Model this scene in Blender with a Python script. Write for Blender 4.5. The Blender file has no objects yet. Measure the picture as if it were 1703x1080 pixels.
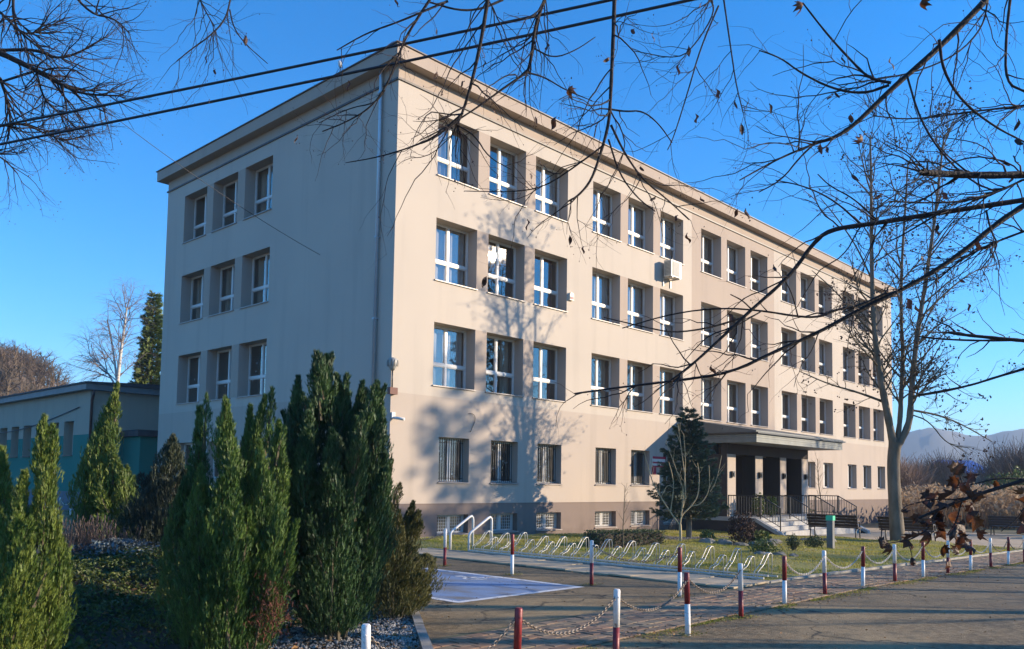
import bpy, math, random
import numpy as np
from mathutils import Matrix, Vector

# ------------------------------------------------------------------ camera, sky, sun, exposure
sc = bpy.context.scene
COL = sc.collection
PI = math.pi
F_PX, PX, PY = 1408.81, 851.5, 709.17                 # focal length and principal point in photo pixels
CAM = np.array([-15.584, -19.606, 1.65])
CR = np.array([0.68495, -0.72829, 0.01566]); CR /= np.linalg.norm(CR)
CF = np.array([0.72678, 0.68364, 0.06646]); CF -= CR * (CR @ CF); CF /= np.linalg.norm(CF)
CU = np.cross(CR, CF)
cd = bpy.data.cameras.new('camera'); cam = bpy.data.objects.new('camera', cd); COL.objects.link(cam)
cd.sensor_width = 36.0; cd.lens = F_PX / 1703 * 36.0; cd.shift_y = (PY - 540) / 1703
cd.clip_start = 0.05; cd.clip_end = 9000
cam.matrix_world = Matrix([[CR[0], CU[0], -CF[0], CAM[0]], [CR[1], CU[1], -CF[1], CAM[1]], [CR[2], CU[2], -CF[2], CAM[2]], [0, 0, 0, 1]])
sc.camera = cam

SUN = np.array([0.6863, -0.6785, 0.2640]); SUN /= np.linalg.norm(SUN)
SUN_EL = math.asin(SUN[2]); SUN_AZ = math.atan2(SUN[0], SUN[1])
w = bpy.data.worlds.new('World'); sc.world = w; w.use_nodes = True
nt = w.node_tree
sky = nt.nodes.new('ShaderNodeTexSky'); sky.sky_type = 'NISHITA'; sky.sun_disc = False
sky.sun_elevation = SUN_EL; sky.sun_rotation = SUN_AZ
sky.altitude = 300; sky.air_density = 1.0; sky.dust_density = 0.0; sky.ozone_density = 6.0
bg = nt.nodes['Background']; bg.inputs['Strength'].default_value = 0.15
hs_ = nt.nodes.new('ShaderNodeHueSaturation'); hs_.inputs['Saturation'].default_value = 1.19
nt.links.new(sky.outputs['Color'], hs_.inputs['Color']); nt.links.new(hs_.outputs['Color'], bg.inputs['Color'])
sl = bpy.data.lights.new('sun', 'SUN'); sl.energy = 4.4; sl.angle = math.radians(0.5); sl.color = (1.0, 0.82, 0.60)
so = bpy.data.objects.new('sun', sl); COL.objects.link(so)
so.rotation_euler = Vector(SUN).to_track_quat('Z', 'Y').to_euler(); so.location = (30, -30, 40)
sc.view_settings.view_transform = 'Standard'; sc.view_settings.look = 'None'
sc.view_settings.exposure = 1.12; sc.view_settings.gamma = 1.0; sc.view_settings.use_curve_mapping = False
sc.render.engine = 'CYCLES'
cy = sc.cycles
cy.use_denoising = True; cy.denoiser = 'OPENIMAGEDENOISE'
cy.max_bounces = 6; cy.diffuse_bounces = 3; cy.glossy_bounces = 3; cy.transmission_bounces = 4; cy.transparent_max_bounces = 12; cy.volume_bounces = 0
cy.caustics_reflective = False; cy.caustics_refractive = False; cy.sample_clamp_indirect = 6.0

# ------------------------------------------------------------------ helpers
def gz(x):
    return -0.017 * min(max(x + 1.0, 0.0), 28.0)
def gza(x):
    return -0.017 * np.clip(np.asarray(x) + 1.0, 0.0, 28.0)
def at(px, py, d):
    """world point that the photograph shows at pixel (px, py), d metres deep"""
    return CAM + d * (CF + CR * (px - PX) / F_PX - CU * (py - PY) / F_PX)
def ground_at(px, d):
    p = at(px, 800, d); return np.array([p[0], p[1], gz(p[0])])
def vec(*a): return np.array(a, float)
def unit(v): return v / (np.linalg.norm(v) + 1e-12)

def tag(o, label=None, cat=None, group=None, kind=None):
    if label: o['label'] = label
    if cat: o['category'] = cat
    if group: o['group'] = group
    if kind: o['kind'] = kind
    return o
def link(o, parent=None):
    COL.objects.link(o)
    if parent is not None: o.parent = parent
    return o
def empty(name, loc=(0, 0, 0), rz=0.0, parent=None):
    o = bpy.data.objects.new(name, None); o.empty_display_size = 0.1
    o.location = loc; o.rotation_euler = (0, 0, rz)
    return link(o, parent)
def inst(name, me, parent=None, loc=(0, 0, 0), rot=(0, 0, 0), scale=(1, 1, 1)):
    o = bpy.data.objects.new(name, me); o.location = loc; o.rotation_euler = rot; o.scale = scale
    return link(o, parent)
def copy_tree(o, parent=None):
    c = o.copy(); COL.objects.link(c); c.parent = parent
    for ch in o.children: copy_tree(ch, c)
    return c

class MB:
    """collects faces for one mesh"""
    def __init__(s): s.v = []; s.f = []; s.m = []; s.sm = []
    def quad(s, pts, m=0, smooth=False):
        b = len(s.v); s.v += [tuple(p) for p in pts]; s.f.append(tuple(range(b, b + len(pts)))); s.m.append(m); s.sm.append(smooth); return s
    def box(s, x0, x1, y0, y1, z0, z1, m=0):
        b = len(s.v)
        s.v += [(x0, y0, z0), (x1, y0, z0), (x1, y1, z0), (x0, y1, z0), (x0, y0, z1), (x1, y0, z1), (x1, y1, z1), (x0, y1, z1)]
        for q in ((0, 3, 2, 1), (4, 5, 6, 7), (0, 1, 5, 4), (1, 2, 6, 5), (2, 3, 7, 6), (3, 0, 4, 7)):
            s.f.append(tuple(b + i for i in q)); s.m.append(m); s.sm.append(False)
        return s
    def tube(s, pts, rad, n=8, m=0, caps=True):
        pts = np.asarray(pts, float); k = len(pts)
        rad = np.full(k, rad) if np.isscalar(rad) else np.asarray(rad, float)
        t = np.gradient(pts, axis=0); t /= np.linalg.norm(t, axis=1)[:, None] + 1e-12
        ref = vec(0, 0, 1) if abs(t[0][2]) < 0.9 else vec(1, 0, 0)
        b = len(s.v); u = unit(np.cross(t[0], ref))
        for i in range(k):
            u = unit(u - t[i] * (u @ t[i])); v = np.cross(t[i], u)
            for j in range(n):
                a = 2 * PI * j / n
                s.v.append(tuple(pts[i] + rad[i] * (math.cos(a) * u + math.sin(a) * v)))
        for i in range(k - 1):
            for j in range(n):
                j2 = (j + 1) % n
                s.f.append((b + i * n + j, b + i * n + j2, b + (i + 1) * n + j2, b + (i + 1) * n + j)); s.m.append(m); s.sm.append(True)
        if caps:
            s.f.append(tuple(b + j for j in range(n))[::-1]); s.m.append(m); s.sm.append(False)
            s.f.append(tuple(b + (k - 1) * n + j for j in range(n))); s.m.append(m); s.sm.append(False)
        return s
    def prism(s, poly, axis, a, b, m=0):
        """poly of (p, q) pairs extruded along axis from a to b"""
        def P(p, q, t): return {'x': (t, p, q), 'y': (p, t, q), 'z': (p, q, t)}[axis]
        n = len(poly); o = len(s.v)
        s.v += [P(p, q, a) for p, q in poly] + [P(p, q, b) for p, q in poly]
        for i in range(n):
            j = (i + 1) % n; s.f.append((o + i, o + j, o + n + j, o + n + i)); s.m.append(m); s.sm.append(False)
        s.f.append(tuple(o + i for i in range(n))[::-1]); s.m.append(m); s.sm.append(False)
        s.f.append(tuple(o + n + i for i in range(n))); s.m.append(m); s.sm.append(False)
        return s
    def mesh(s, name, mats):
        me = bpy.data.meshes.new(name); me.from_pydata(s.v, [], s.f)
        mats = mats if isinstance(mats, (list, tuple)) else [mats]
        for x in mats: me.materials.append(x)
        if len(mats) > 1: me.polygons.foreach_set('material_index', s.m)
        me.polygons.foreach_set('use_smooth', s.sm); me.update()
        return me
    def build(s, name, mats, parent=None, loc=(0, 0, 0), rot=(0, 0, 0)):
        return inst(name, s.mesh(name, mats), parent, loc, rot)

def np_mesh(name, V, Fq, mats, parent=None, smooth=False, midx=None, loc=(0, 0, 0)):
    V = np.asarray(V, np.float32); Fq = np.asarray(Fq, np.int32)
    me = bpy.data.meshes.new(name); k = Fq.shape[1]; n = len(Fq)
    me.vertices.add(len(V)); me.vertices.foreach_set('co', V.ravel())
    me.loops.add(n * k); me.loops.foreach_set('vertex_index', Fq.ravel())
    me.polygons.add(n); me.polygons.foreach_set('loop_start', np.arange(0, n * k, k, dtype=np.int32))
    me.polygons.foreach_set('loop_total', np.full(n, k, np.int32))
    me.polygons.foreach_set('use_smooth', np.full(n, smooth, bool))
    mats = mats if isinstance(mats, (list, tuple)) else [mats]
    for x in mats: me.materials.append(x)
    if midx is not None: me.polygons.foreach_set('material_index', np.asarray(midx, np.int32))
    me.update(calc_edges=True); me.validate()
    return inst(name, me, parent, loc)

def tubes_np(polys, sides=4):
    """polys: list of (pts, radii) -> vertex and quad arrays of many tapered tubes"""
    VV = []; FF = []; base = 0
    ang = np.arange(sides) * 2 * PI / sides; ca, sa = np.cos(ang), np.sin(ang)
    for pts, rad in polys:
        pts = np.asarray(pts, float); k = len(pts); rad = np.asarray(rad, float)
        t = np.empty_like(pts); t[1:-1] = pts[2:] - pts[:-2]; t[0] = pts[1] - pts[0]; t[-1] = pts[-1] - pts[-2]
        t /= np.linalg.norm(t, axis=1)[:, None] + 1e-12
        ref = vec(0, 0, 1) if abs(t[0][2]) < 0.8 else vec(1, 0, 0)
        u = np.cross(t, ref); u /= np.linalg.norm(u, axis=1)[:, None] + 1e-9
        v = np.cross(t, u)
        R = pts[:, None, :] + rad[:, None, None] * (ca[None, :, None] * u[:, None, :] + sa[None, :, None] * v[:, None, :])
        VV.append(R.reshape(-1, 3))
        i = np.arange(k - 1)[:, None] * sides; j = np.arange(sides)[None, :]; j2 = (j + 1) % sides
        FF.append((base + np.stack([i + j, i + j2, i + sides + j2, i + sides + j], -1)).reshape(-1, 4)); base += k * sides
    return np.concatenate(VV), np.concatenate(FF)

# ------------------------------------------------------------------ materials
def mat(name, c1, c2=None, scale=3.0, rough=0.7, bump=0.0, bscale=60.0, metal=0.0, spec=0.5, detail=4.0, stretch=(1, 1, 1), island=0.0, noise_lo=0.35, noise_hi=0.65, translucent=0.0, coat=0.0):
    m = bpy.data.materials.new(name); m.use_nodes = True
    N = m.node_tree.nodes; Lk = m.node_tree.links
    b = N['Principled BSDF']; b.inputs['Roughness'].default_value = rough; b.inputs['Metallic'].default_value = metal
    b.inputs['Specular IOR Level'].default_value = spec; b.inputs['Coat Weight'].default_value = coat
    c2 = c2 or c1
    tc = N.new('ShaderNodeTexCoord'); mp = N.new('ShaderNodeMapping'); mp.inputs['Scale'].default_value = stretch
    geo = N.new('ShaderNodeNewGeometry')
    Lk.new(geo.outputs['Position'], mp.inputs['Vector'])
    nz = N.new('ShaderNodeTexNoise'); nz.inputs['Scale'].default_value = scale; nz.inputs['Detail'].default_value = detail
    Lk.new(mp.outputs['Vector'], nz.inputs['Vector'])
    rp = N.new('ShaderNodeMapRange'); rp.inputs['From Min'].default_value = noise_lo; rp.inputs['From Max'].default_value = noise_hi
    Lk.new(nz.outputs['Fac'], rp.inputs['Value'])
    mx = N.new('ShaderNodeMix'); mx.data_type = 'RGBA'
    mx.inputs['A'].default_value = (*c1, 1); mx.inputs['B'].default_value = (*c2, 1)
    Lk.new(rp.outputs['Result'], mx.inputs['Factor'])
    colr = mx.outputs['Result']
    if island:
        hs = N.new('ShaderNodeHueSaturation'); mr = N.new('ShaderNodeMapRange')
        mr.inputs['To Min'].default_value = 1 - island; mr.inputs['To Max'].default_value = 1 + island
        Lk.new(geo.outputs['Random Per Island'], mr.inputs['Value']); Lk.new(mr.outputs['Result'], hs.inputs['Value'])
        Lk.new(colr, hs.inputs['Color']); colr = hs.outputs['Color']
    Lk.new(colr, b.inputs['Base Color'])
    if bump:
        n2 = N.new('ShaderNodeTexNoise'); n2.inputs['Scale'].default_value = bscale; n2.inputs['Detail'].default_value = 5
        Lk.new(mp.outputs['Vector'], n2.inputs['Vector'])
        bp = N.new('ShaderNodeBump'); bp.inputs['Strength'].default_value = bump; bp.inputs['Distance'].default_value = 0.02
        Lk.new(n2.outputs['Fac'], bp.inputs['Height']); Lk.new(bp.outputs['Normal'], b.inputs['Normal'])
    if translucent:
        tr = N.new('ShaderNodeBsdfTranslucent'); Lk.new(colr, tr.inputs['Color'])
        ms = N.new('ShaderNodeMixShader'); ms.inputs['Fac'].default_value = translucent
        Lk.new(b.outputs['BSDF'], ms.inputs[1]); Lk.new(tr.outputs['BSDF'], ms.inputs[2])
        Lk.new(ms.outputs['Shader'], N['Material Output'].inputs['Surface'])
    m['c'] = 1
    return m

def plaster(name, c, streak=0.17):
    """painted render: fine grain, broad blotches, faint rain streaks"""
    m = bpy.data.materials.new(name); m.use_nodes = True
    N = m.node_tree.nodes; L = m.node_tree.links; b = N['Principled BSDF']
    b.inputs['Roughness'].default_value = 0.9; b.inputs['Specular IOR Level'].default_value = 0.15
    geo = N.new('ShaderNodeNewGeometry')
    def noise(scale, det, st=(1, 1, 1)):
        mp = N.new('ShaderNodeMapping'); mp.inputs['Scale'].default_value = st; L.new(geo.outputs['Position'], mp.inputs['Vector'])
        n = N.new('ShaderNodeTexNoise'); n.inputs['Scale'].default_value = scale; n.inputs['Detail'].default_value = det
        L.new(mp.outputs['Vector'], n.inputs['Vector']); return n.outputs['Fac']
    def mixc(fac, a, bb):
        mx = N.new('ShaderNodeMix'); mx.data_type = 'RGBA'; L.new(fac, mx.inputs['Factor'])
        for k, v in (('A', a), ('B', bb)):
            if isinstance(v, tuple): mx.inputs[k].default_value = (*v, 1)
            else: L.new(v, mx.inputs[k])
        return mx.outputs['Result']
    def rng(v, lo, hi, a=0.0, bb=1.0):
        r = N.new('ShaderNodeMapRange'); L.new(v, r.inputs['Value'])
        for k, x in (('From Min', lo), ('From Max', hi), ('To Min', a), ('To Max', bb)): r.inputs[k].default_value = x
        return r.outputs['Result']
    d = tuple(x * 0.95 for x in c); e = tuple(x * f for x, f in zip(c, (1.05, 1.04, 1.02)))
    base = mixc(rng(noise(0.35, 5), 0.3, 0.7), d, e)
    base = mixc(rng(noise(1.2, 3, (1.6, 1.6, 0.12)), 0.52, 0.75, 0, streak * 2.2), base, tuple(x * 0.72 for x in c))
    base = mixc(rng(noise(160, 2), 0.35, 0.65, 0, 0.22), base, tuple(x * 0.8 for x in c))
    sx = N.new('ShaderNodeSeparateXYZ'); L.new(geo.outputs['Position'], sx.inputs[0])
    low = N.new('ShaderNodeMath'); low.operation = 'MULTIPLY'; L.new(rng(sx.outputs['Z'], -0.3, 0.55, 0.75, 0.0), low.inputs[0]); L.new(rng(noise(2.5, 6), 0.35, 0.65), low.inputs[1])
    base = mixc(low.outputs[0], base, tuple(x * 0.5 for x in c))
    L.new(base, b.inputs['Base Color'])
    bp = N.new('ShaderNodeBump'); bp.inputs['Strength'].default_value = 0.35; bp.inputs['Distance'].default_value = 0.01
    L.new(noise(140, 4), bp.inputs['Height']); L.new(bp.outputs['Normal'], b.inputs['Normal'])
    return m

def glass_mat(name, refl=0.22, tint=(0.90, 0.92, 0.92), rough=0.012):
    m = bpy.data.materials.new(name); m.use_nodes = True
    N = m.node_tree.nodes; L = m.node_tree.links; N.remove(N['Principled BSDF'])
    tr = N.new('ShaderNodeBsdfTransparent'); tr.inputs['Color'].default_value = (*tint, 1)
    gl = N.new('ShaderNodeBsdfGlossy'); gl.inputs['Roughness'].default_value = rough; gl.inputs['Color'].default_value = (1.0, 0.97, 0.93, 1)
    lw = N.new('ShaderNodeLayerWeight'); lw.inputs['Blend'].default_value = 0.5
    pw = N.new('ShaderNodeMath'); pw.operation = 'POWER'; pw.inputs[1].default_value = 4.0; L.new(lw.outputs['Facing'], pw.inputs[0])
    mu = N.new('ShaderNodeMath'); mu.operation = 'MULTIPLY_ADD'; mu.use_clamp = True; mu.inputs[1].default_value = 0.9; mu.inputs[2].default_value = refl
    L.new(pw.outputs[0], mu.inputs[0])
    geo = N.new('ShaderNodeNewGeometry'); nz = N.new('ShaderNodeTexNoise'); nz.inputs['Scale'].default_value = 1.3; nz.inputs['Detail'].default_value = 1
    L.new(geo.outputs['Position'], nz.inputs['Vector'])
    bp = N.new('ShaderNodeBump'); bp.inputs['Strength'].default_value = 0.05; bp.inputs['Distance'].default_value = 0.05
    L.new(nz.outputs['Fac'], bp.inputs['Height']); L.new(bp.outputs['Normal'], gl.inputs['Normal'])
    ms = N.new('ShaderNodeMixShader'); L.new(mu.outputs[0], ms.inputs['Fac']); L.new(tr.outputs[0], ms.inputs[1]); L.new(gl.outputs[0], ms.inputs[2])
    L.new(ms.outputs[0], N['Material Output'].inputs['Surface'])
    return m

def asphalt_mat():
    m = bpy.data.materials.new('worn_asphalt'); m.use_nodes = True
    N = m.node_tree.nodes; L = m.node_tree.links; b = N['Principled BSDF']
    b.inputs['Roughness'].default_value = 0.82; b.inputs['Specular IOR Level'].default_value = 0.35
    geo = N.new('ShaderNodeNewGeometry')
    def tex(kind, scale, **kw):
        n = N.new(kind); n.inputs['Scale'].default_value = scale
        for k, v in kw.items():
            if k in n.inputs: n.inputs[k].default_value = v
        L.new(geo.outputs['Position'], n.inputs['Vector']); return n
    def rng(v, lo, hi, a=0.0, bb=1.0):
        r = N.new('ShaderNodeMapRange'); L.new(v, r.inputs['Value'])
        for k, x in (('From Min', lo), ('From Max', hi), ('To Min', a), ('To Max', bb)): r.inputs[k].default_value = x
        return r.outputs['Result']
    def mixc(fac, a, bb):
        mx = N.new('ShaderNodeMix'); mx.data_type = 'RGBA'; L.new(fac, mx.inputs['Factor'])
        for k, v in (('A', a), ('B', bb)):
            if isinstance(v, tuple): mx.inputs[k].default_value = (*v, 1)
            else: L.new(v, mx.inputs[k])
        return mx.outputs['Result']
    n1 = tex('ShaderNodeTexNoise', 0.45, Detail=6.0); n2 = tex('ShaderNodeTexNoise', 90.0, Detail=3.0); n3 = tex('ShaderNodeTexNoise', 2.2, Detail=8.0, Roughness=0.7)
    c = mixc(rng(n1.outputs['Fac'], 0.38, 0.62), (0.135, 0.092, 0.045), (0.33, 0.235, 0.118))
    n6 = tex('ShaderNodeTexNoise', 9.0, Detail=7.0, Roughness=0.75)
    c = mixc(rng(n6.outputs['Fac'], 0.45, 0.62, 0, 0.7), c, (0.37, 0.275, 0.15))
    c = mixc(rng(n6.outputs['Fac'], 0.40, 0.30, 0, 0.8), c, (0.06, 0.05, 0.034))
    v0 = tex('ShaderNodeTexVoronoi', 0.16); v0.distance = 'CHEBYCHEV'
    c = mixc(rng(v0.outputs['Color'], 0.62, 0.64, 0, 0.45), c, (0.10, 0.08, 0.055))
    c = mixc(rng(n3.outputs['Fac'], 0.50, 0.68, 0, 0.85), c, (0.075, 0.065, 0.038))
    c = mixc(rng(n2.outputs['Fac'], 0.5, 0.68, 0, 0.55), c, (0.42, 0.33, 0.20))
    v = tex('ShaderNodeTexVoronoi', 0.42); v.feature = 'DISTANCE_TO_EDGE'
    wn = N.new('ShaderNodeVectorMath'); wn.operation = 'ADD'
    sc_ = N.new('ShaderNodeVectorMath'); sc_.operation = 'SCALE'; sc_.inputs['Scale'].default_value = 0.9
    n4 = tex('ShaderNodeTexNoise', 1.7, Detail=5.0); L.new(n4.outputs['Color'], sc_.inputs[0]); L.new(geo.outputs['Position'], wn.inputs[0]); L.new(sc_.outputs[0], wn.inputs[1])
    L.new(wn.outputs[0], v.inputs['Vector'])
    crk = rng(v.outputs['Distance'], 0.0, 0.016, 1, 0)
    gate = rng(n1.outputs['Fac'], 0.50, 0.56)
    mu = N.new('ShaderNodeMath'); mu.operation = 'MULTIPLY'; L.new(crk, mu.inputs[0]); L.new(gate, mu.inputs[1])
    c = mixc(mu.outputs[0], c, (0.03, 0.028, 0.022))
    L.new(c, b.inputs['Base Color'])
    ad = N.new('ShaderNodeMath'); ad.operation = 'MULTIPLY_ADD'; L.new(n2.outputs['Fac'], ad.inputs[0]); ad.inputs[1].default_value = 0.5; L.new(n6.outputs['Fac'], ad.inputs[2])
    bp = N.new('ShaderNodeBump'); bp.inputs['Strength'].default_value = 0.9; bp.inputs['Distance'].default_value = 0.035
    L.new(ad.outputs[0], bp.inputs['Height']); L.new(bp.outputs['Normal'], b.inputs['Normal'])
    return m

M = {}
M['cream'] = plaster('cream_render', (0.54, 0.475, 0.402))
M['pink'] = plaster('pinkish_beige_render', (0.49, 0.415, 0.348))
M['tan'] = plaster('tan_render', (0.45, 0.37, 0.305))
M['reveal'] = plaster('grey_beige_reveal_render', (0.47, 0.41, 0.355), 0.08)
M['taupe'] = plaster('taupe_plinth_render', (0.24, 0.19, 0.165), 0.2)
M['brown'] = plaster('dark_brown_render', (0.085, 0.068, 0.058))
M['white'] = mat('white_plastic', (0.70, 0.68, 0.64), (0.64, 0.62, 0.58), 2.0, 0.4)
M['dark_line'] = mat('dark_metal_strip', (0.07, 0.055, 0.05), (0.10, 0.08, 0.07), 4, 0.5)
M['sill'] = mat('brown_grey_sill_metal', (0.36, 0.30, 0.26), (0.30, 0.25, 0.22), 4, 0.4, metal=0.0)
M['glass'] = glass_mat('window_glass')
M['room'] = mat('interior_wall', (0.36, 0.31, 0.25), (0.30, 0.26, 0.21), 1.0, 0.9)
M['roomfloor'] = mat('interior_floor', (0.22, 0.15, 0.09), (0.18, 0.12, 0.08), 3.0, 0.5)
M['curtain'] = mat('curtain_cloth', (0.50, 0.42, 0.32), (0.40, 0.33, 0.25), 2.0, 0.95)
M['curtain_red'] = mat('curtain_cloth_red_brown', (0.22, 0.11, 0.09), (0.16, 0.09, 0.08), 2.0, 0.95)
M['blind'] = mat('vertical_blind_cloth', (0.46, 0.50, 0.44), (0.36, 0.40, 0.36), 2.0, 0.9)
M['blue_cloth'] = mat('blue_cloth', (0.05, 0.09, 0.24), (0.04, 0.07, 0.18), 2.0, 0.9)
M['paper'] = mat('white_paper', (0.8, 0.8, 0.8), None, 1, 0.8)
M['zinc'] = mat('zinc_pipe', (0.42, 0.50, 0.56), (0.36, 0.43, 0.48), 3, 0.35, metal=0.4)
M['galv'] = mat('galvanised_steel', (0.62, 0.61, 0.57), (0.48, 0.47, 0.44), 12, 0.45, metal=0.5)
M['rail_white'] = mat('pale_painted_steel', (0.72, 0.71, 0.68), (0.62, 0.61, 0.58), 9, 0.4)
M['black'] = mat('black_painted_steel', (0.018, 0.018, 0.02), (0.03, 0.03, 0.03), 9, 0.4)
M['canopy'] = mat('grey_green_metal_panel', (0.20, 0.215, 0.195), (0.155, 0.165, 0.152), 2.5, 0.55, bump=0.1, bscale=6)
M['canopy_roof'] = mat('dark_grey_roof_metal', (0.13, 0.14, 0.135), (0.10, 0.11, 0.105), 2.5, 0.5)
M['stone_grey'] = mat('pale_concrete', (0.42, 0.41, 0.38), (0.34, 0.33, 0.31), 4, 0.85, bump=0.2)
M['tile_white'] = mat('pale_step_tile', (0.40, 0.39, 0.37), (0.32, 0.31, 0.295), 5, 0.5)
M['door'] = mat('dark_door_metal', (0.02, 0.022, 0.028), None, 1, 0.35)
M['asphalt'] = asphalt_mat()
M['field'] = mat('dry_field', (0.16, 0.13, 0.075), (0.10, 0.10, 0.045), 0.15, 0.95)
M['paver'] = mat('reddish_grey_paver', (0.33, 0.22, 0.135), (0.19, 0.13, 0.082), 2.6, 0.88, bump=0.35, bscale=120, island=0.18)
M['paver2'] = mat('grey_paver', (0.30, 0.22, 0.135), (0.18, 0.135, 0.085), 3.1, 0.88, bump=0.35, bscale=120, island=0.15)
M['paver3'] = mat('brownish_red_paver', (0.32, 0.185, 0.11), (0.20, 0.125, 0.075), 2.9, 0.88, bump=0.35, bscale=120, island=0.15)
M['slab'] = mat('pale_slab', (0.52, 0.41, 0.265), (0.40, 0.31, 0.20), 1.5, 0.88, bump=0.3, bscale=90)
M['kerb'] = mat('kerb_concrete', (0.38, 0.35, 0.30), (0.25, 0.23, 0.19), 5, 0.9, bump=0.3, bscale=70)
M['soil'] = mat('dark_soil', (0.045, 0.034, 0.024), (0.085, 0.065, 0.045), 5, 0.98, bump=0.6, bscale=40)
M['sand'] = mat('dust_and_moss_in_joints', (0.13, 0.115, 0.075), (0.09, 0.095, 0.045), 3, 0.95, bump=0.4, bscale=60)
M['lawn'] = mat('mossy_lawn_soil', (0.21, 0.205, 0.04), (0.29, 0.24, 0.08), 0.9, 0.95, bump=0.6, bscale=30)
M['grass'] = mat('winter_grass', (0.26, 0.275, 0.030), (0.42, 0.35, 0.085), 0.8, 0.7, island=0.35, translucent=0.35)
M['blue_paint'] = mat('worn_blue_road_paint', (0.20, 0.285, 0.43), (0.19, 0.175, 0.15), 2.6, 0.75, bump=0.5, bscale=90, noise_lo=0.44, noise_hi=0.70, detail=9, stretch=(1, .45, 1))
M['white_paint'] = mat('worn_white_road_paint', (0.72, 0.71, 0.68), (0.24, 0.21, 0.17), 7, 0.7, bump=0.4, bscale=90, noise_lo=0.52, noise_hi=0.74)
M['post_white'] = mat('white_post_paint', (0.78, 0.76, 0.72), (0.30, 0.22, 0.16), 22, 0.45, noise_lo=0.60, noise_hi=0.72, detail=8, bump=.15)
M['chain_pale'] = mat('pale_plastic_chain', (0.62, 0.56, 0.47), (0.50, 0.45, 0.38), 14, 0.5)
M['post_red'] = mat('dark_red_post_paint', (0.25, 0.022, 0.025), (0.10, 0.02, 0.018), 18, 0.45, noise_lo=0.5, noise_hi=0.72, detail=8, bump=.15)
M['chain'] = mat('galvanised_chain', (0.34, 0.28, 0.22), (0.20, 0.15, 0.11), 25, 0.45, metal=0.5)
M['wood_dark'] = mat('dark_stained_bench_wood', (0.032, 0.020, 0.015), (0.05, 0.032, 0.022), 8, 0.55, stretch=(6, 0.6, 6))
M['cast'] = mat('cast_iron', (0.03, 0.03, 0.032), None, 5, 0.45)
M['alu'] = mat('bare_metal', (0.6, 0.6, 0.6), None, 5, 0.35, metal=0.6)
M['post_grey'] = mat('grey_sign_post', (0.13, 0.13, 0.125), (0.17, 0.17, 0.16), 6, 0.5)
M['green'] = mat('bright_green_plate', (0.03, 0.55, 0.30), None, 1, 0.5)
M['red_sign'] = mat('crimson_sign', (0.36, 0.015, 0.05), None, 1, 0.5)
M['teal'] = plaster('teal_render', (0.035, 0.20, 0.165), 0.1)
M['gym'] = plaster('grey_beige_render', (0.40, 0.36, 0.29), 0.2)
M['gymbase'] = plaster('blue_grey_base_render', (0.17, 0.19, 0.23), 0.2)
M['gymroof'] = mat('dark_roof_felt', (0.045, 0.045, 0.05), (0.07, 0.07, 0.075), 3, 0.8)
M['fascia'] = mat('grey_fascia', (0.20, 0.205, 0.21), (0.16, 0.165, 0.17), 2, 0.6)
M['rust'] = mat('brown_downpipe', (0.10, 0.045, 0.035), (0.07, 0.035, 0.03), 3, 0.5)
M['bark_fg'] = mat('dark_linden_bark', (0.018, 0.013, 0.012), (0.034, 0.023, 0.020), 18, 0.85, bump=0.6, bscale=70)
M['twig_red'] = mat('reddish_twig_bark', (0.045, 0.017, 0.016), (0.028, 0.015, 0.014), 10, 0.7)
M['bark'] = mat('grey_brown_bark', (0.22, 0.18, 0.135), (0.12, 0.10, 0.07), 4, 0.95, bump=0.9, bscale=35, stretch=(1, 1, 0.35))
M['bark_twig'] = mat('olive_twig_bark', (0.095, 0.078, 0.048), (0.13, 0.10, 0.06), 3, 0.9)
M['bark_tan'] = mat('sapling_bark', (0.46, 0.37, 0.22), (0.34, 0.28, 0.17), 8, 0.85)
M['bark_birch'] = mat('birch_bark', (0.62, 0.58, 0.52), (0.20, 0.17, 0.15), 3, 0.8, stretch=(1, 1, 3), noise_lo=0.55, noise_hi=0.7)
M['twig_birch'] = mat('birch_twigs', (0.17, 0.13, 0.125), (0.22, 0.18, 0.16), 1.0, 0.9)
M['wood_hill'] = mat('bare_forest_twigs', (0.165, 0.11, 0.07), (0.10, 0.075, 0.05), 0.12, 0.95, island=0.25)
M['leafmold'] = mat('leaf_litter_hillside', (0.15, 0.10, 0.06), (0.10, 0.075, 0.045), 0.2, 0.95)
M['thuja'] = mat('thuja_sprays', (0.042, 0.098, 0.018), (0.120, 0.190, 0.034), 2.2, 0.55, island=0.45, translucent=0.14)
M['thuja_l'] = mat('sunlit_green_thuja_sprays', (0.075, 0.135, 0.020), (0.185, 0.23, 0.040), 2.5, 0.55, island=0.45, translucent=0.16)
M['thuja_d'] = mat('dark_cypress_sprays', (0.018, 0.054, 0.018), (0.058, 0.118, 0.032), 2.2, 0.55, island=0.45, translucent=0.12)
M['juniper'] = mat('olive_juniper_sprays', (0.075, 0.080, 0.022), (0.16, 0.15, 0.045), 2.5, 0.7, island=0.4, translucent=0.2)
M['deadfol'] = mat('dead_brown_sprays', (0.13, 0.035, 0.018), (0.09, 0.03, 0.018), 3, 0.8, island=0.4, translucent=0.15)
M['needle'] = mat('blue_green_needles', (0.045, 0.085, 0.055), (0.11, 0.145, 0.085), 1.8, 0.6, island=0.35, translucent=0.1)
M['needle_g'] = mat('dark_spruce_needles', (0.045, 0.07, 0.024), (0.10, 0.115, 0.034), 0.7, 0.65, island=0.35, translucent=0.1)
M['darktwig'] = mat('dark_brown_twiggy_leaves', (0.055, 0.030, 0.022), (0.10, 0.05, 0.032), 3, 0.8, island=0.4)
M['needle_l'] = mat('green_spruce_needles', (0.09, 0.15, 0.035), (0.19, 0.235, 0.06), 0.7, 0.65, island=0.35, translucent=0.12)
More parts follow.
